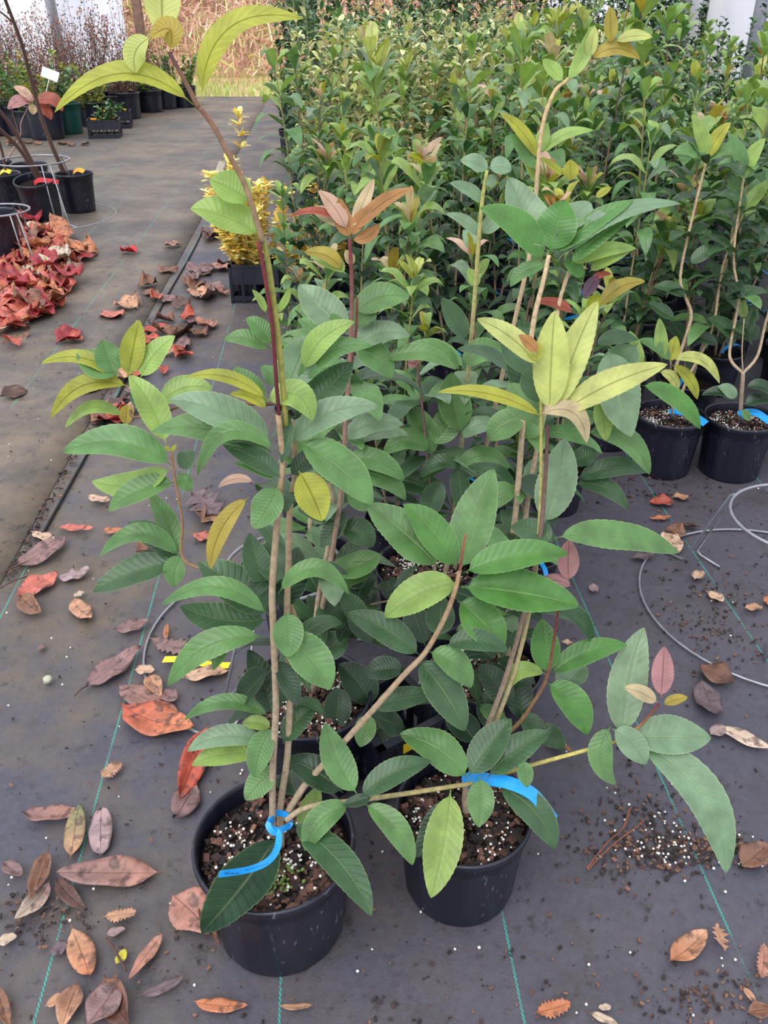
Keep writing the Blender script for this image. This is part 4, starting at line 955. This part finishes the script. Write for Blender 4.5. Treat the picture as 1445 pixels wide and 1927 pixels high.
near=[
 (133,1741,170,1840,46,'tan','smooth pale tan leaf lying tip up at the bottom left','ell',.2,'org'),
 (308,1756,243,1847,24,'pnk','narrow pinkish leaf with dark dots, slanting beside the yellow leaflet','ell',.1,None),
 (134,1620,152,1522,42,'tan','half green half tan leaf under the torn brown leaf at left','ell',.12,'grn'),
 (190,1612,192,1524,54,'grm','mottled oval grey pink leaf left of the front pot','oval',.12,None),
 (306,1645,110,1655,62,'pnk','large pinkish brown leaf with a long point, left of the front pot','ell',.25,'mau'),
 (92,1602,60,1700,36,'brn','curled brown leaf standing at the stalk end of the large pinkish leaf','ell',.8,None),
 (105,1650,162,1714,24,'dbr','small dark folded leaf tucked under the large pinkish leaf','ell',.6,None),
 (95,1660,30,1735,30,'mau','decayed grey brown leaf over crumbs, below the curled brown one','ell',.5,'pal'),
 (194,1727,258,1722,34,'tan','spiny tan leaf between the tan leaf and the front pot','holly',.2,None),
 (198,1757,236,1748,18,'grm','small grey leaf below the spiny tan leaf','ell',.4,None),
 (322,1686,396,1762,66,'pnk','broad pink toothed leaf leaning on the front pot','ell',.2,None),
 (376,1700,412,1790,22,'brn','rolled brown leaf strip over the broad pink leaf','ell',.9,None),
 (363,1884,466,1893,28,'org','orange brown leaf with dark dots at the bottom edge, below the front pot','ell',.15,None),
 (218,1816,236,1786,18,'yel','tiny bright yellow leaflet','ell',.2,None),
 (525,1895,589,1893,16,'tan','thin tan leaf sliver on the teal stripe at the bottom edge','ell',.3,None),
 (196,1836,246,1935,52,'brn','glossy curled brown leaf at the bottom edge','ell',.7,'dbr'),
 (150,1850,118,1935,44,'brn','crumpled khaki brown leaf at the bottom, left of the glossy curled one','ell',.6,'tan'),
 (225,1850,165,1930,56,'mau','dark mauve leaf under the glossy curled leaf','ell',.4,None),
 (262,1872,348,1838,18,'pur','narrow purple brown leaf with pale dots','ell',.2,None),
 (85,1893,130,1875,20,'tan','small cupped tan leaf near the bottom left','ell',.5,None),
 (-5,1850,20,1935,26,'brn','arched brown leaf at the bottom left corner','ell',.6,None),
 (92,1785,128,1778,30,'pur','grey purple leaf fragment left of the smooth tan leaf','ell',.3,None),
 (38,1532,160,1528,38,'mau','torn mauve brown leaf with pale patches','ell',.5,'pnk'),
 (5,1625,45,1650,22,'mau','shrivelled mauve leaf at the left edge','ell',.6,None),
 (-6,1770,32,1762,24,'pal','pale decayed leaf at the left edge','ell',.3,None),
 (190,1466,230,1436,26,'tan','pale spiny leaf on the teal stripe','holly',.3,None),
 (228,1332,366,1374,58,'red','big orange red leaf with a crimson edge','ell',.3,'org'),
 (220,1290,335,1347,46,'mau','mauve blotched leaf overlapping the big orange red leaf','ell',.15,'pnk'),
 (162,1292,266,1223,38,'mau','long mauve brown leaf outside the wire ring','ell',.2,None),
 (392,1368,338,1508,46,'red','red brown leaf bent upright behind the front pot','ell',.5,None),
 (372,1475,334,1540,44,'mau','dark mauve leaf flat behind the front pot rim','ell',.2,None),
 (283,1206,372,1226,32,'mau','toothed mauve leaf inside the wire ring','holly',.25,None),
 (315,1173,313,1206,12,'org','tiny orange leaf inside the wire ring','ell',.2,None),
 (108,1089,170,1074,24,'grm','smooth oval grey mauve leaf','oval',.08,None),
 (32,1124,110,1080,34,'cor','coral red leaf at the left','ell',.3,None),
 (38,1122,80,1158,24,'brn','folded brown leaf touching the coral leaf','ell',.8,None),
 (137,1126,172,1170,26,'tan','tan leaf with one dark hole','ell',.2,None),
 (138,1124,158,1114,14,'pal','pale curled scrap above the leaf with a hole','holly',.3,None),
 (30,1070,125,1014,32,'mau','long dusty mauve leaf beside the seam','ell',.2,None),
 (58,1002,103,1014,16,'pch','pale peach leaf by the seam','ell',.2,None),
 (103,992,178,996,14,'cor','thin coral leaf above the peach one','ell',.4,None),
 (193,999,240,1002,14,'org','thin orange leaf behind the arching green leaf','ell',.2,None),
 (69,1218,84,1218,16,'mau','tiny round mauve leaf in the middle of the bare mat','oval',.1,None),
 (282,1272,304,1312,26,'tan','folded tan leaf hooked on the wire ring','ell',.9,None),
 (252,1262,292,1264,20,'pch','pale peach leaf at the wire ring','ell',.4,None),
 (342,1276,432,1262,30,'pch','light peach leaf beside the yellow label','ell',.3,'tan'),
 (300,1300,335,1318,24,'mau','small mauve leaf scrap inside the ring','ell',.4,None),
 (214,1188,282,1172,24,'mau','decayed leaf pressed into the mud','ell',.2,None),
 (378,982,410,966,18,'tan','small tan leaf behind the pale hanging leaf','ell',.3,None),
 (372,942,384,992,20,'brn','curled brown leaf left of the pale hanging leaf','ell',.9,None),
 (420,978,362,936,46,'pur','grey purple lobed leaf','oak',.3,None),
 (362,1004,402,1016,20,'cor','coral leaf behind the left branch','ell',.3,None),
 (255,1040,302,1024,24,'brn','crinkled brown leaf behind the left branch','ell',.8,None),
 (163,936,207,948,14,'pch','pale peach leaf under the left branch','ell',.2,None),
 (194,586,229,598,18,'cor','bright coral pink leaf alone on the walkway','ell',.15,None),
 (106,648,150,628,20,'crm','arched dark crimson leaf on the walkway','ell',.7,None),
 (118,640,158,642,14,'red','second arched crimson leaf curled against the first','ell',.8,None),
 (0,748,52,736,18,'dbr','dark folded leaf at the left edge of the walkway','ell',.6,None),
 (186,784,232,792,28,'crm','dark red leaf under the yellow green branch','ell',.5,None),
 (229,474,257,478,16,'scar','scarlet crumpled leaf on the walkway','holly',.6,None),
 (1257,1810,1330,1752,36,'org','smooth orange tan leaf at the lower right','ell',.45,'tan'),
 (1348,1735,1362,1796,34,'tan','crumpled ochre leaf beside the orange tan leaf','oak',.5,None),
 (1394,1632,1444,1592,40,'brn','folded rust brown leaf by the right edge','ell',.5,None),
 (1324,1600,1392,1590,14,'brn','small rolled leaf on a long stalk by the hanging green tip','ell',.9,None),
 (1006,1908,1074,1890,34,'org','spiny orange brown leaf at the bottom, right of the teal stripe','holly',.25,None),
 (1436,1770,1428,1846,34,'pnk','large pinkish leaf at the lower right edge','holly',.3,None),
 (1398,1855,1426,1890,12,'tan','narrow tan leaf below the large pinkish one','ell',.4,None),
 (1405,1905,1450,1900,30,'brn','curled brown leaf in the bottom right corner','ell',.8,None),
 (1108,1906,1162,1930,14,'pal','pale tan sliver at the bottom edge','ell',.3,None),
 (1125,1896,1150,1894,14,'pal','small pale scrap above the sliver','oval',.3,None),
 (1316,1250,1378,1292,40,'brn','dark crusted brown leaf on the wire ring','ell',.4,'dbr'),
 (1318,1280,1344,1354,44,'pur','purple brown diamond leaf below the wire ring','oval',.15,None),
 (1340,1362,1450,1412,24,'pal','long pale grey leaf by the right edge','ell',.4,None),
 (1336,1384,1366,1370,20,'grm','small grey leaf beside the long pale one','ell',.4,None),
 (1306,1092,1322,1078,18,'pch','small spiny peach leaf inside the wire stand','holly',.4,None),
 (1330,1114,1362,1130,18,'pch','spiny peach leaf at the middle of the wire stand','holly',.4,None),
 (1400,1144,1434,1142,18,'tan','tan spiny leaf by the wire stand legs','holly',.4,None),
 (1056,1208,1078,1212,16,'pch','peach scrap beside the two green leaves','holly',.3,None),
 (1107,1108,1126,1106,18,'grm','grey spiny leaf next to the mauve leaf pair','holly',.3,None),
 (1221,944,1268,946,20,'red','folded red brown leaf in front of the black pots','ell',.5,None),
 (1264,936,1296,936,16,'tan','spiny tan leaf in front of the black pots','holly',.3,None),
 (1222,974,1264,974,12,'org','flat orange spiny leaf in front of the black pots','holly',.3,None),
 (1248,1000,1276,1042,26,'pch','pale pink leaf at the top of the wire ring','ell',.4,None),
 (1252,994,1290,1010,22,'brn','crumpled brown leaf at the top of the wire ring','ell',.7,None),
 (1184,1048,1234,1046,18,'pur','purple brown spiny leaf under the long green leaf','holly',.4,None),
 (1275,988,1318,994,12,'dbr','dark curled leaf behind the wire ring','ell',.6,None),
 (1030,1384,1075,1420,16,'tan','thin curled leaf beside the branch','ell',.6,None),
 (1444,1120,1456,1140,20,'org','orange leaf cut by the right edge','oval',.3,None),
]
for i,(x1,y1,x2,y2,w_,c,lab,shp,cu,c2) in enumerate(near):
    fallen(x1,y1,x2,y2,w_,c,lab,shp,cu,lift=.10+.12*cu,seed=i*3,c2=c2,serr=.03 if 'toothed' in lab else 0,z=.008 + (i%3)*.0015)
# the heap of red leaves at the left, and the scatter beside the seam
rr=random.Random(21)
gc={'crm':('crimson fallen leaf in the heap by the left pots','crimson leaves in the heap'),'red':('brick red fallen leaf in the heap by the left pots','brick red leaves in the heap'),'cor':('coral fallen leaf in the heap by the left pots','coral leaves in the heap'),'org':('orange brown fallen leaf in the heap by the left pots','orange brown leaves in the heap'),'brn':('brown curled leaf in the heap by the left pots','brown leaves in the heap'),'pal':('pale fallen leaf in the heap by the left pots','pale leaves in the heap')}
n=0
litter=MB()
while n<340:
    px=rr.uniform(-20,175); py=rr.triangular(392,650,500)
    lim = 40+ (py-392)*1.3 if py<480 else 165-(py-480)*.75
    if px>lim+rr.gauss(0,10): continue
    n+=1; s=1.0*(py-10)/480; L=rr.uniform(26,52)*s; a=rr.uniform(0,6.28); dx,dy=L*math.cos(a)/2,L*math.sin(a)*.30
    c=rr.choice(['crm','red','cor','cor','org','red','brn','org','crm','pal']); lab,g=gc[c]
    if n<=215:      # lower layers of the heap
        q=G(px,py,.008+rr.random()*.02); dv=Vector((math.cos(a),math.sin(a),rr.uniform(-.15,.3)))*rr.uniform(.04,.08)
        leaf(litter,q-dv,q+Vector((0,0,rr.uniform(-.01,.015))),q+dv,(UP+Vector((rr.uniform(-.6,.6),rr.uniform(-.6,.6),0))).normalized(),rr.uniform(.045,.07),tint(lin(FL[c]),.15,rr),n=8,k=1,fold=rr.uniform(.1,.9),wav=.25,seed=n)
        continue
    o=fallen(px-dx,py-dy,px+dx,py+dy,rr.uniform(14,22)*s,c,lab,'ell',rr.uniform(.2,.9),lift=rr.uniform(.1,.45),group=g,seed=1000+n,hi=False,z=.01+max(0,rr.gauss(.012,.015)),wav=.25)
tag(litter.build('leaf_litter',M_dead),'lower layer of red and brown leaf litter in the heap by the left pots','leaf litter',kind='stuff')
n=0
while n<62:
    py=rr.uniform(425,790); sx_=408-(py-360)*.551; px=sx_+rr.triangular(-70,150,50)
    if px>440-(py-600)*.2 if py>560 else px>440: continue
    n+=1; s=(py-10)/620; L=rr.uniform(22,64)*s; a=rr.uniform(0,6.28); dx,dy=L*math.cos(a)/2,L*math.sin(a)*.28
    c=rr.choice(['brn','pnk','mau','dbr','brn','tan','red','mau'])
    fallen(px-dx,py-dy,px+dx,py+dy,rr.uniform(10,20)*s,c,'dull %s dead leaf in the scatter beside the seam'%{'brn':'brown','pnk':'pink brown','mau':'mauve','dbr':'dark brown','tan':'tan','red':'rusty red'}[c],'ell',rr.uniform(.2,.9),lift=rr.uniform(.05,.3),group='dead %s leaves beside the seam'%{'brn':'brown','pnk':'pink brown','mau':'mauve','dbr':'dark brown','tan':'tan','red':'rusty red'}[c],seed=3000+n,hi=False,z=.009,wav=.2)
for i in range(12):
    px=rr.uniform(0,90)+i*6.5; py=rr.uniform(258,275); fallen(px-9,py,px+9,py+rr.uniform(-3,3),5,rr.choice(['org','brn','red']),'dry leaf lying against the pots of the far row','ell',.5,group='dry leaves along the far row',seed=5000+i,hi=False,z=.012)
# yellow label strip on the mat, pebble, needles
M=MB(); a=G(308,1244,.01); b=G(432,1254,.01); strap_pts=[a,(a+b)/2+Vector((0,0,.003)),b]
M=MB(); d=(b-a); pr=Vector((-d.y,d.x,0)).normalized()*.009
ids=[[M.vert(a+d*t+pr*s+Vector((0,0,.004+.004*math.sin(t*6)+zq)),(1,1,1,1)) for s,zq in ((-1,0),(1,0),(1,.0006),(-1,.0006))] for t in [i/10 for i in range(11)]]
for i in range(10):
    for j in range(4): M.f.append((ids[i][j],ids[i][(j+1)%4],ids[i+1][(j+1)%4],ids[i+1][j]))
M.f.append(tuple(ids[0])); M.f.append(tuple(ids[-1][::-1]))
tag(M.build('label_strip',M_yellowp,smooth=False,origin=(a+b)/2),'yellow plastic label strip lying inside the wire ring','label')
M=MB(); pebble(M,G(90,1279,.012),.011,lin((176,178,160)),rr); tag(M.build('pebble',M_bark,origin=G(90,1279,.012)),'round grey green pebble on the bare muddy mat','pebble')
for i,(pts,lab) in enumerate(((((1104,1634),(1140,1588),(1172,1558),(1184,1520)),'pine needle bundle, its left strand, on the mat at right'),(((1106,1636),(1150,1592),(1190,1562),(1216,1540)),'straighter pine needle touching the bundle on the mat'))):
    M=MB(); q=smooth_path([G(x,y,.012) for x,y in pts],4)
    tube(M,q,.0011,lin((150,92,70)),6); tube(M,[p+Vector((.003,.002,.001)) for p in q],.0009,lin((130,78,60)),6); tag(M.build('pine_needle',M_bark,origin=q[0]),lab,'twig')
for i,(x1,y1,x2,y2,lab) in enumerate(((0,1080,60,1055,'thin dark twig lying over the seam at left'),(-5,1110,50,1085,'second dark twig below it at the left edge'),(140,1310,165,1290,'dark leaf stalk below the long mauve leaf'),(200,1765,238,1828,'reddish pine straw beside the yellow leaflet'))):
    M=MB(); tube(M,smooth_path([G(x1,y1,.012),G((x1+x2)/2,(y1+y2)/2-3,.016),G(x2,y2,.012)],4),.0016,lin((84,58,52)),6); tag(M.build('twig',M_bark,origin=G(x1,y1,.012)),lab,'twig')
# crumbs of bark and fertiliser grains spilled on the mat
M=MB(); M2=MB(); rr=random.Random(31)
def crumb(px,py,s): chip(M,G(px,py,.008 if px<300 else .003),s*.78,lin(rr.choice([(44,34,34),(60,44,42),(96,68,58),(34,28,30),(120,88,72),(52,44,46)])),rr)
for i in range(520): crumb(rr.gauss(1280,85),rr.gauss(1600,20)+rr.random()*10,rr.choice([.004,.006,.009,.013]))
for i in range(260): crumb(rr.gauss(1210,50),rr.gauss(1550,50),rr.choice([.003,.005,.008,.012]))
for i in range(420): crumb(rr.gauss(1340,60),rr.gauss(1150,60),rr.choice([.003,.005,.008,.011]))
for i in range(160): crumb(rr.gauss(1320,60),rr.gauss(1880,25),rr.choice([.004,.006,.01]))
for i in range(130): crumb(rr.gauss(80,40),rr.gauss(1720,28),rr.choice([.004,.007,.012]))
for i in range(120): crumb(rr.gauss(1220,60),rr.gauss(920,18),rr.choice([.005,.008,.014]))
for i in range(1700):
    px=rr.uniform(0,1445); py=rr.uniform(560,1927); crumb(px,py,rr.choice([.002,.003,.004,.005,.007,.010]))
for i in range(260):
    y=rr.uniform(600,1090); px=408-(y-360)*.551+rr.gauss(7,5); crumb(px,y,rr.choice([.006,.009,.014,.018]))
tag(M.build('bark_crumbs',M_chip,smooth=False),'dark bark crumbs and soil spilled over the mat','bark crumbs',kind='stuff')
def grain(px,py): pebble(M2,G(px,py,.010 if px<300 else .004),rr.uniform(.0016,.0027),lin((225,225,218)),rr)
for i in range(60): grain(rr.gauss(1290,75),rr.gauss(1605,18))
for i in range(22): grain(rr.gauss(1220,40),rr.gauss(1540,30))
for i in range(150): grain(rr.uniform(0,1445),rr.uniform(300,1927)**1.0)
tag(M2.build('fertiliser_grains',M_white),'white fertiliser grains scattered on the mat','fertiliser grains',kind='stuff')
